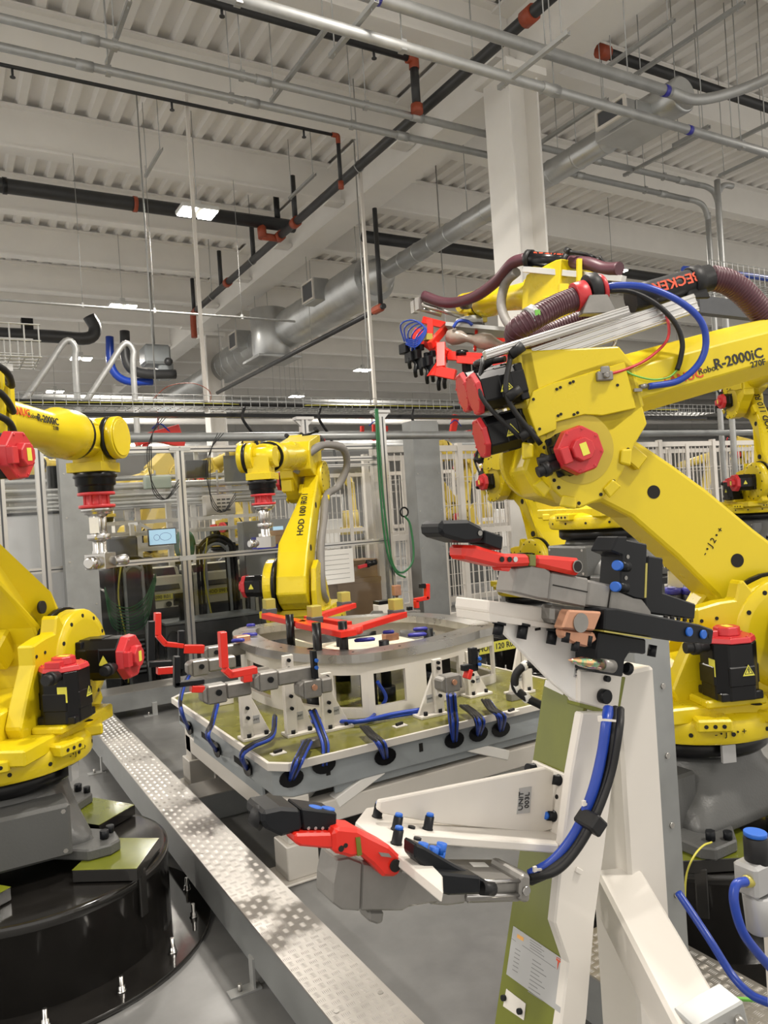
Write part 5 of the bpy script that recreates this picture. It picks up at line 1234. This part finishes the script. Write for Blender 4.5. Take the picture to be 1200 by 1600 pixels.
# hose bundles that dive into oval holes of the frame
def dive(lb, x_or_px, pts, n, hole, front=True):
    p0 = at(*hole, Y=PY0-.002) if front else at(*hole, X=PX0-.002)
    t = thing('hose_bundle', lb, 'hose bundle', p0)
    if front: obj('oval_grommet', G().prism([V(.058*cos(a),-.0,.040*sin(a)) for a in [k*2*pi/16 for k in range(16)]],(0,-.006,0)).xf(Matrix.Translation(V(0,.02,0)+V(0,-.006,0))) , BLK, t)
    else: obj('oval_grommet', G().prism([V(0,.058*cos(a),.040*sin(a)) for a in [k*2*pi/16 for k in range(16)]],(-.006,0,0)).xf(Matrix.Translation(V(.015,0,0))), BLK, t)
    for k in range(n+3):
        P = []
        for i,(px,py,z) in enumerate(pts):
            v = at(px,py,Z=z)-p0; P.append(v+V(.012*(k%3-1)*(1 if front else .3),.012*((k//3)-.5)+(0 if front else .012*(k%3-1)),.004*(k%2)))
        P.append(V(.008*(k%3-1),.01,-.005) if front else V(.01,.008*(k%3-1),-.005))
        obj('blue_tube' if k%2==0 else 'black_tube', G().tube(P,.0085,6,5), BLUE if k%2==0 else BLKR, t)
    return t
dive('blue and black tubes running over the table corner into its side, front left', 0, ((430,1120,.60),(425,1150,.56),(395,1165,.55),(378,1180,.535)), 4, (382,1200), False)
dive('black tube pair at the left side of the table diving into the frame', 0, ((340,1100,.62),(332,1130,.56),(325,1150,.54)), 5, (335,1172), False)
dive('blue tube loop at the far left edge of the table', 0, ((345,1030,.75),(300,1050,.70),(283,1090,.60),(285,1115,.54)), 4, (292,1138), False)
dive('tube bundle with fittings at the front corner of the table', 0, ((482,1160,.56),(474,1175,.555),(466,1192,.545)), 6, (457,1217))
dive('black sleeved tubes hanging over the table front, left half', 0, ((488,1110,.68),(500,1140,.60),(508,1165,.545)), 3, (508,1196))
dive('blue and black tube bundle over the table front, middle', 0, ((572,1138,.56),(583,1150,.555),(597,1163,.545)), 7, (604,1183))
dive('twin tubes dropping from the right clamp over the table front', 0, ((706,1085,.70),(708,1110,.60),(710,1130,.545)), 4, (712,1157))
dive('wide nest of blue and black tubes at the right of the table front', 0, ((728,1105,.56),(742,1115,.56),(752,1128,.545)), 8, (750,1147))
dive('right hand tube nest with brass fittings near the green post', 0, ((762,1096,.57),(772,1110,.56),(785,1120,.545)), 7, (785,1140))
t = thing('air_hose', 'blue hose lying along the table plate behind the brackets', 'hose', at(560,1130,Z=PZ)); c0 = t.location
for k,P in enumerate((((480,1128),(540,1130),(600,1122),(660,1112)),((540,1131),(575,1124),(590,1110),(603,1090),(590,1065)),((500,1126),(560,1127),(612,1116),(660,1108)))):
    zz = (.535,.535,.55)[k]; pts = [at(*p,Z=(zz if not (k==1 and i>=3) else .60+.1*(i-3)))-c0 for i,p in enumerate(P)]
    obj('blue_tube', G().tube(pts,.010,7,6), BLUE, t)
for k,(px,py) in enumerate(((435,1178),(625,1135),(800,1113))): 
    tt = thing('sensor_plate', 'small white plate with black fitting on the olive table plate, '+('front left','middle','right')[k], 'bracket', at(px,py,Z=PZ)); obj('plate', G().box((-.035,-.02,0),(.035,.02,.006)), WHT, tt, .001); obj('fitting', G().bar((-.02,0,.012),(.02,.01,.012),.014,.012), BLK, tt)
for k,(px,py) in enumerate(((487,1168),(805,1093),(352,1100))):
    solo('valve_manifold', G().cbox(at(px,py,Z=PZ)+V(0,0,.02),(.09,.05,.04)), STL2 if k<2 else WHT, 'small metal manifold block on the table, '+('by the front corner tube bundle','by the right tube nest','pale one at the left edge')[k], 'block', None, .003)
# ================================================================== FOREGROUND FIXTURE
PHI = radians(17)
U = V(-cos(PHI),0,sin(PHI)); N = V(sin(PHI),0,cos(PHI)); Bv = V(0,-1,0)
OG = at(893,1210,D=1.35)
Yg = OG.y
def yp(pts, Y, th, g=None):
    return (g or G()).prism([at(x,y,Y=Y) for x,y in pts], (0,th,0))
def up_(pts, k, th, g=None):
    return (g or G()).prism([atp(x,y,OG+U*k,U) for x,y in pts], U*th)
def npl(pts, P, th, g=None):
    return (g or G()).prism([atp(x,y,P,N) for x,y in pts], N*(-th))
def loc(g, c): return g.xf(Matrix.Translation(-c))
FB = V(OG.x+.1, OG.y, 0)
T = thing('clamp_fixture', 'tall white steel fixture stand with an olive green plate, right foreground', 'fixture', FB)
def part(name, g, m, bev=.002, parent=None, root=None): return obj(name, loc(g, (root or T).location), m, parent or root or T, bev)
# olive slab
down = lambda px, py, k: (lambda p: p-N*((p.z-.02)/N.z))(atp(px,py,OG+U*k,U))
a = [atp(x,y,OG,U) for x,y in ((850,1060),(925,1085),(912,1110),(893,1210),(880,1320),(867,1443),(888,1505),(880,1560))]
g = G().prism(a+[down(877,1590,0), down(783,1590,0)], -U*.010)
ol = part('olive_plate', g, OLIVE, .002)
wp = up_([(853,1062),(885,1073),(880,1086),(851,1072)], .001, .001); part('white_sticker', wp, PAPER, 0, ol)
lbp = part('nameplate', up_([(803,1447),(887,1503),(876,1583),(792,1522)], .0005, .0015), TAG, 0, ol)
def seg(px0,py0,px1,py1,w,m,par):
    a_,b_ = atp(px0,py0,OG+U*.0021,U), atp(px1,py1,OG+U*.0021,U); part('printed_line', G().bar(a_,b_,w,.0004,U), m, 0, par)
seg(816,1477,868,1513,.0009,INKG,lbp); seg(799,1466,806,1471,.0008,INKG,lbp); seg(875,1522,883,1527,.0016,INKG,lbp)
ORP = mat('orange_print',(.75,.38,.10),.5)
seg(808,1462,818,1468,.006,ORP,lbp)
for i in range(4): seg(828,1468+4.2*i,846+4*(i%2),1480+4.2*i+2.5*(i%2),.0011,INKG,lbp)
for i in range(6): seg(805-.9*i,1482+6.5*i,813-.9*i,1487+6.5*i,.0013,INKG,lbp)
for i in range(9):
    x0 = 832-.9*i; y0 = 1499+6.2*i
    if y0 < 1550: seg(x0,y0,x0+13+5*(i%3),y0+8.5+3.2*(i%3),.0013,INKG,lbp)
tp = atp(872,1507,OG+U*.0021,U)
g = G(); tl = lambda x,y: tp+Bv*x*.8+N*y*.8
g.prism([tl(-.007,.009),tl(.007,.009),tl(.0065,.006),tl(.002,.0055),tl(0,-.010),tl(-.002,.0055),tl(-.0065,.006)], U*.0005)
g.prism([tl(-.0075,.0115),tl(0,.0125),tl(.0075,.0115),tl(.0072,.0103),tl(0,.0112),tl(-.0072,.0103)], U*.0005)
part('t_shaped_emblem', g, INKR, 0, lbp)
pl2 = part('small_plate', up_([(792,1545),(822,1568),(819,1594),(787,1572)], .0005, .0015), WHT, 0, ol)
for px,py in ((790,1559),(815,1580)):
    p = atp(px,py,OG,U); part('plate_screw', G().cyl(p,p+U*.008,.005,n=10), BLKM, 0, pl2)
# white web plate with chamfered notch, nearer than the olive plate edge
ww = [(910,1114),(893,1210),(880,1320),(867,1443),(888,1505),(878,1588)]
Yw = Yg-.060
P = [at(x,y,Y=Yw) for x,y in ww]
ext = lambda p: p-N*((p.z-.02)/N.z)
P += [ext(P[-1]), ext(at(918,1588,Y=Yw)), at(918,1588,Y=Yw), at(930,1440,Y=Yw), at(945,1330,Y=Yw), at(972,1114,Y=Yw)]
part('web_plate', G().prism(P,(0,.020,0)), WHT, .003)
part('cable_clip', yp([(903,1355),(912,1360),(909,1368),(900,1363)], Yw-.004, .004), WHT, .001)
# upright post
pc = at(930,1460,D=1.50)
bx0, by0 = pc.x, pc.y
part('upright_post', G().box((bx0,by0-.10,.012),(bx0+.10,by0,1.27)), WHT, .006)
part('post_foot', G().box((bx0-.05,by0-.15,0),(bx0+.15,by0+.05,.012)), WHT, .002)
p0, p1 = at(972,1402,D=1.42), at(1105,1650,D=1.12)
part('diagonal_brace', G().bar(p0-(p1-p0)*.1, p1+(p1-p0)*.5, .085, .085), WHT, .006)
part('brace_collar', G().bar(at(1000,1395,D=1.46), at(1012,1425,D=1.44), .02, .05), WHT, .003)
e = at(1103,1583,D=1.15); d_ = (p1-p0).normalized()
part('end_block', G().bar(e-V(.045,.0,.008), e+V(.04,-.02,.010), .05, .04), GALV, .003)
g = G()
for k in (-1,0,1): q = e+V(.025*k-.002,-.005*k-.03,.007*k); g.cyl(q+V(-.012,-.016,0),q+V(0,0,0),.0065,n=12)
part('end_bolts', g, STEEL, 0)
part('cross_beam', G().bar((bx0+.05,by0-.05,.30),(bx0-.15+.1,by0-.05,.30),.08,.08), WHT, .004)

# ---- lower bracket, UNIT 003L
T2 = thing('clamp_unit', 'white gusset bracket lettered UNIT 003L bolted on the olive plate, lower foreground', 'bracket', at(880,1318,Y=Yg-.01))
R2_ = T2
pp = lambda n_,g_,m_,b_=.002,par=None: part(n_, g_, m_, b_, par, R2_)
pp('mount_plate', up_([(838,1188),(893,1212),(881,1320),(828,1304)], .0, .012), WHT)
Yb = Yg-.02
pp('gusset_plate', yp([(594,1252),(853,1200),(866,1206),(864,1296),(845,1302),(690,1288),(600,1272),(592,1266)], Yb+.035, .012), WHT)
Pn = at(880,1310,Y=Yb)
pp('base_flange', npl([(572,1262),(612,1256),(700,1278),(868,1284),(883,1306),(872,1320),(648,1303),(648,1322),(692,1368),(693,1393),(556,1283)], Pn, .014), WHT)
def bolt(root, px, py, plane, ax, r=.0075, h=.020, cap=BLUC, name='socket_bolt'):
    p = plane(px,py); g = G().lathe([(0,r*1.15),(.002,r*1.15),(.003,r),(h,r*.96)], p, ax, 14); o = part(name, g, BLKM, 0, None, root)
    if cap: part('blue_cap', G().lathe([(h,r*.8),(h+.004,r*.78),(h+.005,r*.6)], p, ax, 14), cap, 0, o, root)
npn = lambda x,y: atp(x,y,Pn,N); upn = lambda x,y: atp(x,y,OG+U*.012,U)
for px,py in ((589,1277),(619,1297),(668,1296),(619,1319)): bolt(T2, px, py, npn, N)
for px,py,c_ in ((834,1201,None),(873,1219,None),(865,1275,BLUC)): bolt(T2, px, py, upn, U, .0085, .016, c_)
p = upn(870,1245); pp('dowel_hole', G().cyl(p-U*.001,p+U*.0008,.004,n=10), HOLE, 0)
for px,py in ((643,1294),(652,1312),(644,1330)): p = npn(px,py); pp('dowel_pin', G().cyl(p,p+N*.003,.006,n=10), BLKM, 0)
tg = pp('unit_tag', yp([(812,1232),(831,1229),(828,1270),(808,1272)], Yb+.0335, .0015), TAG, 0)
text('UNIT\n003L', frame(at(819,1251,Y=Yb+.033)-T2.location, V(-.15,0,-1)*-1, V(-1,0,.1)), .0135, INK, tg, 'lettering')
# ---- lower clamp
C1 = thing('pneumatic_clamp', 'grey pneumatic clamp with red arm and black jaw under the UNIT 003L bracket', 'clamp', at(620,1420,Y=Yb-.06))
q1_ = lambda n_,g_,m_,b_=.003,par=None: part(n_, g_, m_, b_, par, C1)
Yc = Yb-.085
q1_('clamp_head', yp([(527,1343),(545,1340),(566,1348),(563,1424),(534,1422),(519,1411),(520,1380)], Yc, .05), STL2, .002)
q1_('clamp_body', yp([(566,1347),(640,1362),(690,1368),(692,1400),(688,1410),(640,1418),(630,1424),(563,1424)], Yc+.003, .044), STL2, .003)
q1_('clamp_neck', yp([(690,1372),(728,1378),(729,1412),(700,1416),(672,1414),(688,1400)], Yc+.006, .038), STL2, .003)
q1_('lower_lug', yp([(577,1424),(601,1424),(599,1443),(590,1445),(576,1440)], Yc+.01, .03), STL2)
q1_('air_cylinder', npl([(693,1341),(784,1342),(829,1365),(818,1376),(735,1377)], at(820,1376,Y=Yc+.01), .032), STL2, .004)
g = G()
for y0,y1 in ((1378,1376),(1400,1398)): a_,b_ = at(728,y0,Y=Yc+.005),at(820,y1,Y=Yc+.005); g.cyl(a_,b_,.0035,n=8)
q1_('tie_rods', g, NICK, 0)
q1_('cylinder_side', yp([(728,1380),(818,1378),(816,1402),(728,1404)], Yc+.01, .05), STL2)
q1_('cylinder_cap', yp([(818,1366),(830,1369),(829,1408),(824,1412),(812,1408),(814,1372)], Yc, .075), STL2, .004)
p = at(821,1391,Y=Yc); q1_('cap_screw', G().cyl(p,p-V(0,.004,0),.007,n=12), NICK, 0)
lab = q1_('cylinder_label', npl([(733,1347),(757,1347),(764,1354),(740,1354)], at(820,1375.5,Y=Yc+.01), .0005), PAPER, 0)
q1_('clamp_jaw', yp([(673,1362),(752,1370),(752,1398),(703,1400),(688,1396),(671,1380)], Yc-.075, .03), BLKM, .003)
q1_('jaw_plate', yp([(649,1318),(664,1324),(712,1352),(752,1372),(770,1382),(770,1392),(762,1398),(752,1396),(690,1366),(671,1368),(648,1340)], Yc-.058, .03), BLKM, .003)
q1_('jaw_tip', G().cyl(at(752,1388,Y=Yc-.06),at(771,1389,Y=Yc-.06),.009,n=12), BLKR, 0)
for px,py in ((661,1322),(678,1328),(690,1322),(688,1334)):
    p = at(px,py,Y=Yc-.045); part('blue_cap', G().cyl(p-N*.010,p+N*.004,.007,n=12), BLUC, 0, None, C1)
q1_('red_arm', yp([(520,1300),(529,1293),(560,1296),(572,1303),(610,1322),(628,1340),(628,1362),(622,1371),(600,1371),(583,1352),(565,1338),(548,1341),(540,1338),(522,1334)], Yc-.022, .042), REDP, .006)
q1_('red_arm_tip', yp([(461,1303),(520,1302),(523,1326),(514,1327),(470,1323),(461,1318)], Yc-.018, .034), REDP, .003)
q1_('green_shim', yp([(556,1309),(563,1308),(566,1336),(559,1338)], Yc-.0235, .01), OLIVE, 0)
for px,py,r in ((533,1326,.004),(540,1321,.003)): p = at(px,py,Y=Yc-.022); q1_('arm_screw', G().cyl(p,p-V(0,.001,0),r,n=10), HOLE, 0)
p = at(617,1352,Y=Yc-.023); q1_('pivot_screw', G().cyl(p,p-V(0,.003,0),.008,n=16), HOLE, 0)
q1_('arm_inset', yp([(592,1332),(608,1334),(612,1340),(596,1338)], Yc-.0235,.004), STL2, 0)
q1_('black_jaw_block', yp([(411,1268),(440,1262),(470,1264),(474,1298),(462,1302),(441,1308),(416,1296),(410,1285)], Yc-.01, .06), BLKM, .004)
q1_('black_jaw_bar', yp([(470,1263),(527,1270),(526,1298),(474,1298)], Yc-.006, .045), BLKM, .002)
q1_('jaw_nose', G().cyl(at(412,1278,Y=Yc+.01),at(394,1272,Y=Yc+.02),.016,.012,n=12), BLKR, 0)
for px,py in ((492,1265),(512,1267)): p = at(px,py,Y=Yc+.01); part('blue_cap', G().cyl(p-N*.004,p+N*.004,.009,n=12), BLUC, 0, None, C1)
g = G()
for k in range(4): p = at(482+11*k,1294,Y=Yc-.0065); g.cyl(p,p-V(0,.0006,0),.0022,n=8)
q1_('jaw_screws', g, NICK, 0)
# ---- hoses on the frame
H = thing('air_hose_bundle', 'blue and black air hoses curving down the white plate into the lower clamp', 'hose bundle', at(830,1372,D=1.22))
def hz(nm, pts, r, m, D=None):
    P_ = [at(x,y,D=d)-H.location for x,y,d in pts]; return obj(nm, G().tube(P_, r, 12, 8), m, H)
hz('blue_hose', [(950,1108,1.27),(947,1130,1.24),(940,1180,1.23),(925,1240,1.22),(900,1300,1.22),(865,1345,1.22),(828,1367,1.23)], .0085, BLUE)
hz('blue_hose', [(955,1108,1.28),(953,1130,1.25),(948,1180,1.24),(932,1245,1.23),(905,1307,1.23),(868,1352,1.23),(828,1372,1.24)], .0065, BLUE)
hz('black_hose', [(962,1108,1.28),(960,1140,1.24),(952,1200,1.23),(933,1262,1.215),(900,1325,1.21),(865,1358,1.21),(828,1376,1.23)], .0078, BLKR)
hz('black_hose', [(970,1108,1.27),(968,1140,1.23),(955,1210,1.22),(930,1278,1.205),(900,1330,1.20),(868,1362,1.20),(828,1372,1.22)], .006, BLKR)
p = at(921,1283,D=1.205)-H.location; obj('velcro_strap', G().bar(p+V(-.008,0,.009),p+V(.010,-.002,-.011),.045,.026).bar(p+V(.01,0,-.012),p+V(.02,0,-.008),.02,.01), BLKR, H, .003)
for px,py in ((927,1256),(952,1125),(851,1358)): p = at(px,py,D=1.22)-H.location; obj('cable_tie', G().bar(p+V(-.018,0,.004),p+V(.014,0,-.004),.002,.0035).cbox(p+V(-.02,0,.006),(.006,.004,.008)), WHT, H)

# ---- upper bracket and clamp
T3 = thing('clamp_unit', 'upper white gusset bracket on the olive plate carrying the copper block and grey clamp', 'bracket', at(900,1050,Y=Yg-.02))
R3_ = T3
u3 = lambda n_,g_,m_,b_=.002,par=None: part(n_, g_, m_, b_, par, T3)
Yu = Yg-.05
u3('top_flange', yp([(764,938),(860,950),(905,958),(905,978),(975,990),(975,1000),(880,986),(768,966),(762,955)], Yu, .09), WHT, .002)
u3('flange_step', yp([(764,958),(880,978),(880,984),(766,972)], Yu-.006, .09), WHT, .001)
u3('gusset_plate', yp([(780,972),(890,984),(935,1000),(962,1028),(975,1045),(972,1060),(965,1116),(905,1100),(868,1070),(792,992)], Yu+.012, .012), STW, .002)
u3('mount_plate', yp([(905,1046),(974,1052),(966,1116),(905,1098)], Yu+.004, .03), WHT, .003)
u3('olive_edge', yp([(968,1058),(978,1058),(966,1124),(905,1104),(905,1098),(960,1110)], Yu+.006, .03), OLIVE, .001)
tg = u3('unit_tag', yp([(901,1022),(917,1025),(914,1062),(897,1058)], Yu+.0105, .0015), TAG, 0)
text('UNIT\n00', frame(at(907,1043,Y=Yu+.010)-T3.location, V(.12,0,1), V(-1,0,.1)), .0125, INK, tg, 'lettering')
for px,py,l in ((780,975,.018),(818,977,.022),(868,972,.022),(864,986,.022)): 
    p = at(px,py,Y=Yu+.0); u3('socket_bolt', G().cyl(p,p-N*l,.0082,n=14).cyl(p-N*.001,p+N*.003,.011,n=14), BLKM, 0)
p = at(840,983,Y=Yu+.012); u3('slot', G().bar(p-V(.006,0,0),p+V(.006,0,0),.002,.004), HOLE, 0)
p = at(940,1087,Y=Yu+.004); u3('large_bolt', G().cyl(p,p-V(0,.014,0),.0125,n=16), BLKM, .001)
p = at(946,1060,Y=Yu+.004); u3('socket_bolt', G().cyl(p,p-V(0,.008,0),.0055,n=12), BLKM, 0)
# copper block
K = thing('copper_contact_block', 'copper block with a grey round disc in front of the upper clamp', 'block', at(905,990,Y=Yu-.05))
kk = lambda n_,g_,m_,b_=.003,par=None: part(n_, g_, m_, b_, par, K)
Yk = Yu-.06
kk('block_body', yp([(889,953),(942,956),(930,986),(878,983)], Yk, .022), COPP, .003)
kk('block_lower', yp([(878,983),(930,988),(934,1000),(918,1012),(898,1006),(880,996)], Yk+.006, .018), COPP, .003)
p = at(907,973,Y=Yk); kk('grey_disc', G().cyl(p,p-V(0,.002,0),.0155,n=28), STL2, 0)
for px,py in ((884,996),(899,1010),(919,1001)): p = at(px,py,Y=Yk+.01); kk('block_bolt', G().cyl(p+N*.008,p-N*.008,.0065,n=12), (BLKM,COPP,BLKM)[(px//5)%3 if 0 else 0], 0)
# locating pin
LP = thing('locating_pin', 'pointed locating pin with rainbow heat tint below the copper block', 'pin', at(945,1040,Y=Yk))
a_, b_ = at(888,1031,Y=Yk-.02), at(948,1040,Y=Yk-.01); dd = (b_-a_); Lp = dd.length
part('pin_body', G().lathe([(0,.0006),(Lp*.10,.0035),(Lp*.3,.0075),(Lp*.45,.0088),(Lp*.98,.0092)], a_, dd, 24), RAIN, 0, None, LP)
part('pin_collar', G().lathe([(Lp*.86,.0100),(Lp*1.15,.0105)], a_, dd, 20), STL2, 0, None, LP)
# black blocks
KB = thing('clamp_jaw_assembly', 'black stacked jaw blocks with blue capped screws at the upper foreground clamp', 'clamp jaw', at(985,1000,Y=Yk))
kb = lambda n_,g_,m_=BLKM,b_=.0025,par=None: part(n_, g_, m_, b_, par, KB)
Yq = Yu-.03
kb('upright_block', yp([(965,840),(1012,850),(1010,938),(992,935),(968,925),(972,868),(955,861)], Yq, .05))
kb('upright_cheek', yp([(955,861),(966,838),(982,838),(974,868)], Yq-.012, .05))
kb('angle_block', yp([(1013,868),(1037,872),(1036,926),(1088,944),(1086,968),(1010,958),(1008,938)], Yq+.01, .05))
kb('shim', yp([(1009,880),(1012,880),(1010,934),(1007,934)], Yq-.0006, .05), BONE, 0)
kb('lower_bar', yp([(946,951),(965,951),(1024,962),(1094,976),(1116,984),(1113,1007),(1060,1003),(1018,996),(944,985)], Yq-.035, .05))
kb('bar_shim', yp([(944,985),(1018,997),(1018,999),(944,987.5)], Yq-.0352, .05), BONE, 0)
kb('hanging_block', yp([(937,987),(1010,999),(1010,1022),(984,1020),(977,1032),(974,1058),(931,1051),(932,1015)], Yq-.02, .05))
kb('round_nut', G().cyl(at(978,1044,Y=Yq-.01),at(984,1046,Y=Yq-.01),.011,n=14))
for px,py in ((1020,1008),(1000,1003)): p = at(px,py,Y=Yq); kb('socket_bolt', G().cyl(p,p-N*.02,.0075,n=12), BLKM, 0)
for px,py in ((967,884),(964,917)):
    p = at(px,py,Y=Yq-.002); kb('cap_stem', G().cyl(p+V(.022,0,-.004),p,.009,n=14), BLKM, 0); part('blue_cap', G().cyl(p,p-V(.012,.006,-.002),.0088,n=18), BLUC, .001, None, KB)
for px,py in ((1075,987),(1097,991)):
    p = at(px,py,Y=Yq-.035); part('blue_cap', G().cyl(p,p-V(0,.005,0),.0080,n=20), BLUC, .001, None, KB)
p = at(1109,994,Y=Yq-.0352); kb('bar_hole', G().cyl(p,p-V(0,.0005,0),.004,n=12), HOLE, 0)
for px,py in ((981,870),(978,903)): p = at(px,py,Y=Yq-.0005); kb('dowel', G().cyl(p,p-V(0,.0006,0),.0038,n=10), STL2, 0)
g = G()
for k in range(5): p = at(1040+10*k,964+1.5*k,Y=Yq-.002); g.cbox(p,(.007,.004,.006))
kb('bar_teeth', g, HOLE, 0)
# upper clamp: body, arm, jaw
C2 = thing('pneumatic_clamp', 'grey pneumatic clamp with long red arm and black nose, upper foreground', 'clamp', at(880,930,Y=Yu))
c2_ = lambda n_,g_,m_,b_=.003,par=None: part(n_, g_, m_, b_, par, C2)
Yv = Yu-.035
c2_('clamp_head', yp([(808,886),(830,883),(852,886),(862,893),(857,938),(842,936),(801,926)], Yv, .045), STL2, .003)
c2_('clamp_body', yp([(862,893),(921,904),(916,950),(857,938)], Yv+.003, .05), STL2, .003)
c2_('clamp_neck', yp([(921,906),(958,914),(952,953),(916,948)], Yv+.005, .045), STL2, .004)
c2_('clamp_end', yp([(956,914),(972,922),(1000,930),(1018,955),(1020,964),(952,953)], Yv+.008, .04), STL2, .003)
g = G(); a_,b_ = at(864,914,Y=Yv+.0025),at(918,925,Y=Yv+.0025); g.bar(a_,b_,.001,.002); a_,b_ = at(955,916,Y=Yv+.004),at(950,950,Y=Yv+.004); g.bar(a_,b_,.001,.002)
c2_('casting_seam', g, HOLE, 0)
c2_('lower_boss', yp([(863,945),(890,950),(888,978),(862,973)], Yv+.01, .035), STL2, .006)
c2_('red_arm', yp([(724,851),(745,852),(790,865),(828,866),(832,884),(800,886),(780,886),(724,873)], Yv-.012, .04), REDP, .005)
c2_('red_arm', yp([(838,867),(862,868),(905,872),(912,880),(908,900),(890,897),(838,885)], Yv-.006, .045), REDP, .006)
c2_('green_shim', yp([(828,866),(838,867),(838,885),(828,884)], Yv-.010, .04), OLIVE, .001)
p = at(902,885,Y=Yv-.007); c2_('pivot_screw', G().cyl(p,p-V(0,.002,0),.0085,n=18), HOLE, 0); c2_('pivot_ring', G().cyl(p,p-V(0,.0014,0),.0105,n=18), STL2, 0)
for px,m_ in ((784,HOLE),(796,HOLE),(805,NICK)): p = at(px,874,Y=Yv-.0125); c2_('arm_screw', G().cyl(p,p-V(0,.0012,0),.0042,n=12), m_, 0)
c2_('arm_lug', yp([(780,886),(800,886),(796,893),(784,892)], Yv-.005, .02), REDP, .001)
c2_('nose_block', yp([(690,813),(733,812),(752,822),(758,826),(757,845),(735,848),(726,848),(692,838),(686,828)], Yv-.02, .055), BLKM, .005)
c2_('nose_tip', G().cyl(at(690,826,Y=Yv+.008),at(677,824,Y=Yv+.008),.013,.010,n=12), BLKR, 0)
c2_('nose_bar', yp([(757,828),(787,838),(785,860),(757,850)], Yv-.01, .04), BLKM, .002)
p = at(750,833,Y=Yv-.0205); c2_('nose_screw', G().cyl(p,p-V(0,.001,0),.004,n=10), STL2, 0)
# bent black hose loop with crimp marks left of the bracket
Hh = thing('air_hose_bundle', 'black hose loop with white crimps behind the upper bracket at the table right end', 'hose bundle', at(830,1080,D=3.2))
P_ = [at(x,y,D=3.3)-Hh.location for x,y in ((840,1037),(820,1040),(806,1055),(806,1075),(822,1090),(842,1100),(870,1115))]
obj('hose', G().tube(P_,.018,8,6), BLKR, Hh)
for i in (1,3,4): obj('crimp', G().cyl(P_[i]+V(-.012,0,-.004),P_[i]+V(.012,0,.004),.020,n=10), PAPER, Hh)

# ---- right edge: filter regulator, blue hoses
RG = thing('air_regulator', 'air filter regulator with black knob and blue ring at the right edge', 'regulator', at(1185,1480,D=1.45))
rg_ = lambda n_,g_,m_,b_=.003: part(n_, g_, m_, b_, None, RG)
rg_('knob', G().cyl(at(1183,1350,D=1.45),at(1180,1306,D=1.45),.022,n=24), BLKR); rg_('blue_ring', G().cyl(at(1180,1306,D=1.45),at(1180,1299,D=1.45),.021,n=24), BLUC, .001)
rg_('regulator_body', G().cbox(at(1180,1368,D=1.45),(.065,.05,.06)), TAG, .006); rg_('filter_bowl', G().cyl(at(1184,1395,D=1.45),at(1188,1455,D=1.45),.028,.024,n=20), TAG, .003)
rg_('brass_fitting', G().cyl(at(1178,1377,D=1.43),at(1164,1377,D=1.42),.011,n=14), BONE); rg_('panel', G().box((.02,-.02,-.2),(.30,-.005,.20)).xf(Matrix.Translation(RG.location)), WHT, .003)
rg_('post', G().box((.1,.0,-RG.location.z),(.16,.06,.0)).box((.1,0,0),(.16,.06,.15)).xf(Matrix.Translation(RG.location)), WHT, .003)
HB = thing('air_hose', 'blue air hose looping down from the regulator at the right edge', 'hose', at(1150,1450,D=1.42)); P_ = [at(x,y,D=d)-HB.location for x,y,d in ((1166,1377,1.42),(1150,1383,1.41),(1147,1410,1.40),(1160,1455,1.4),(1185,1490,1.42),(1220,1530,1.45))]
obj('hose', G().tube(P_,.0085,12,8), BLUE, HB)
HC = thing('air_hose', 'long blue hose sloping across the black pedestal at lower right', 'hose', at(1130,1500,D=1.7)); P_ = [at(x,y,D=d)-HC.location for x,y,d in ((1060,1395,1.85),(1085,1432,1.8),(1110,1470,1.75),(1145,1525,1.7),(1175,1555,1.65),(1210,1570,1.6))]
obj('hose', G().tube(P_,.009,12,8), BLUE, HC)
WY = thing('earth_wire', 'thin yellow wire plugged into the base of the big right robot', 'wire', at(1100,1330,D=2.2)); P_ = [at(x,y,D=d)-WY.location for x,y,d in ((1112,1316,2.3),(1098,1322,2.25),(1083,1340,2.2),(1072,1370,2.2),(1070,1420,2.2))]
obj('wire', G().tube(P_,.003,6,6), YELW, WY)
WG = thing('earth_wire', 'yellow green earth wire on the floor at the bottom right corner', 'wire', at(1140,1560,D=1.9)); P_ = [at(x,y,D=d)-WG.location for x,y,d in ((1100,1545,2.0),(1130,1558,1.95),(1170,1562,1.9),(1210,1566,1.85))]
obj('wire', G().tube(P_,.005,6,6), GRNL, WG)
# tool plate between the robots: white folded paper tag with blue plugs at the right robot base
TG = thing('cable_connector_group', 'blue capped black connectors with a white paper tag beside the big robot arm', 'connector', at(1055,925,D=3.4)); tq = lambda x,y: at(x,y,D=3.4)-TG.location
obj('paper_tag', G().prism([tq(1044,888),tq(1070,889),tq(1067,920),tq(1044,914)],(0,.003,0)), PAPER, TG)
for px in (1052,1075): obj('connector_body', G().cyl(tq(px,950),tq(px,928),.035,n=12), BLKR, TG); obj('connector_cap', G().cyl(tq(px,928),tq(px,918),.036,n=12), BLUP, TG)
obj('blue_cable', G().tube([tq(1088,945),tq(1090,920),tq(1092,895)],.012,6,4), BLUE, TG); obj('connector_rail', G().bar(tq(1035,952),tq(1100,958),.1,.03), BLK, TG)
for k,(px,py) in enumerate(((1036,880),(1044,884))): obj('metal_gland', G().cyl(tq(px,py-8),tq(px+5,py+6),.02,n=10), NICK, TG)
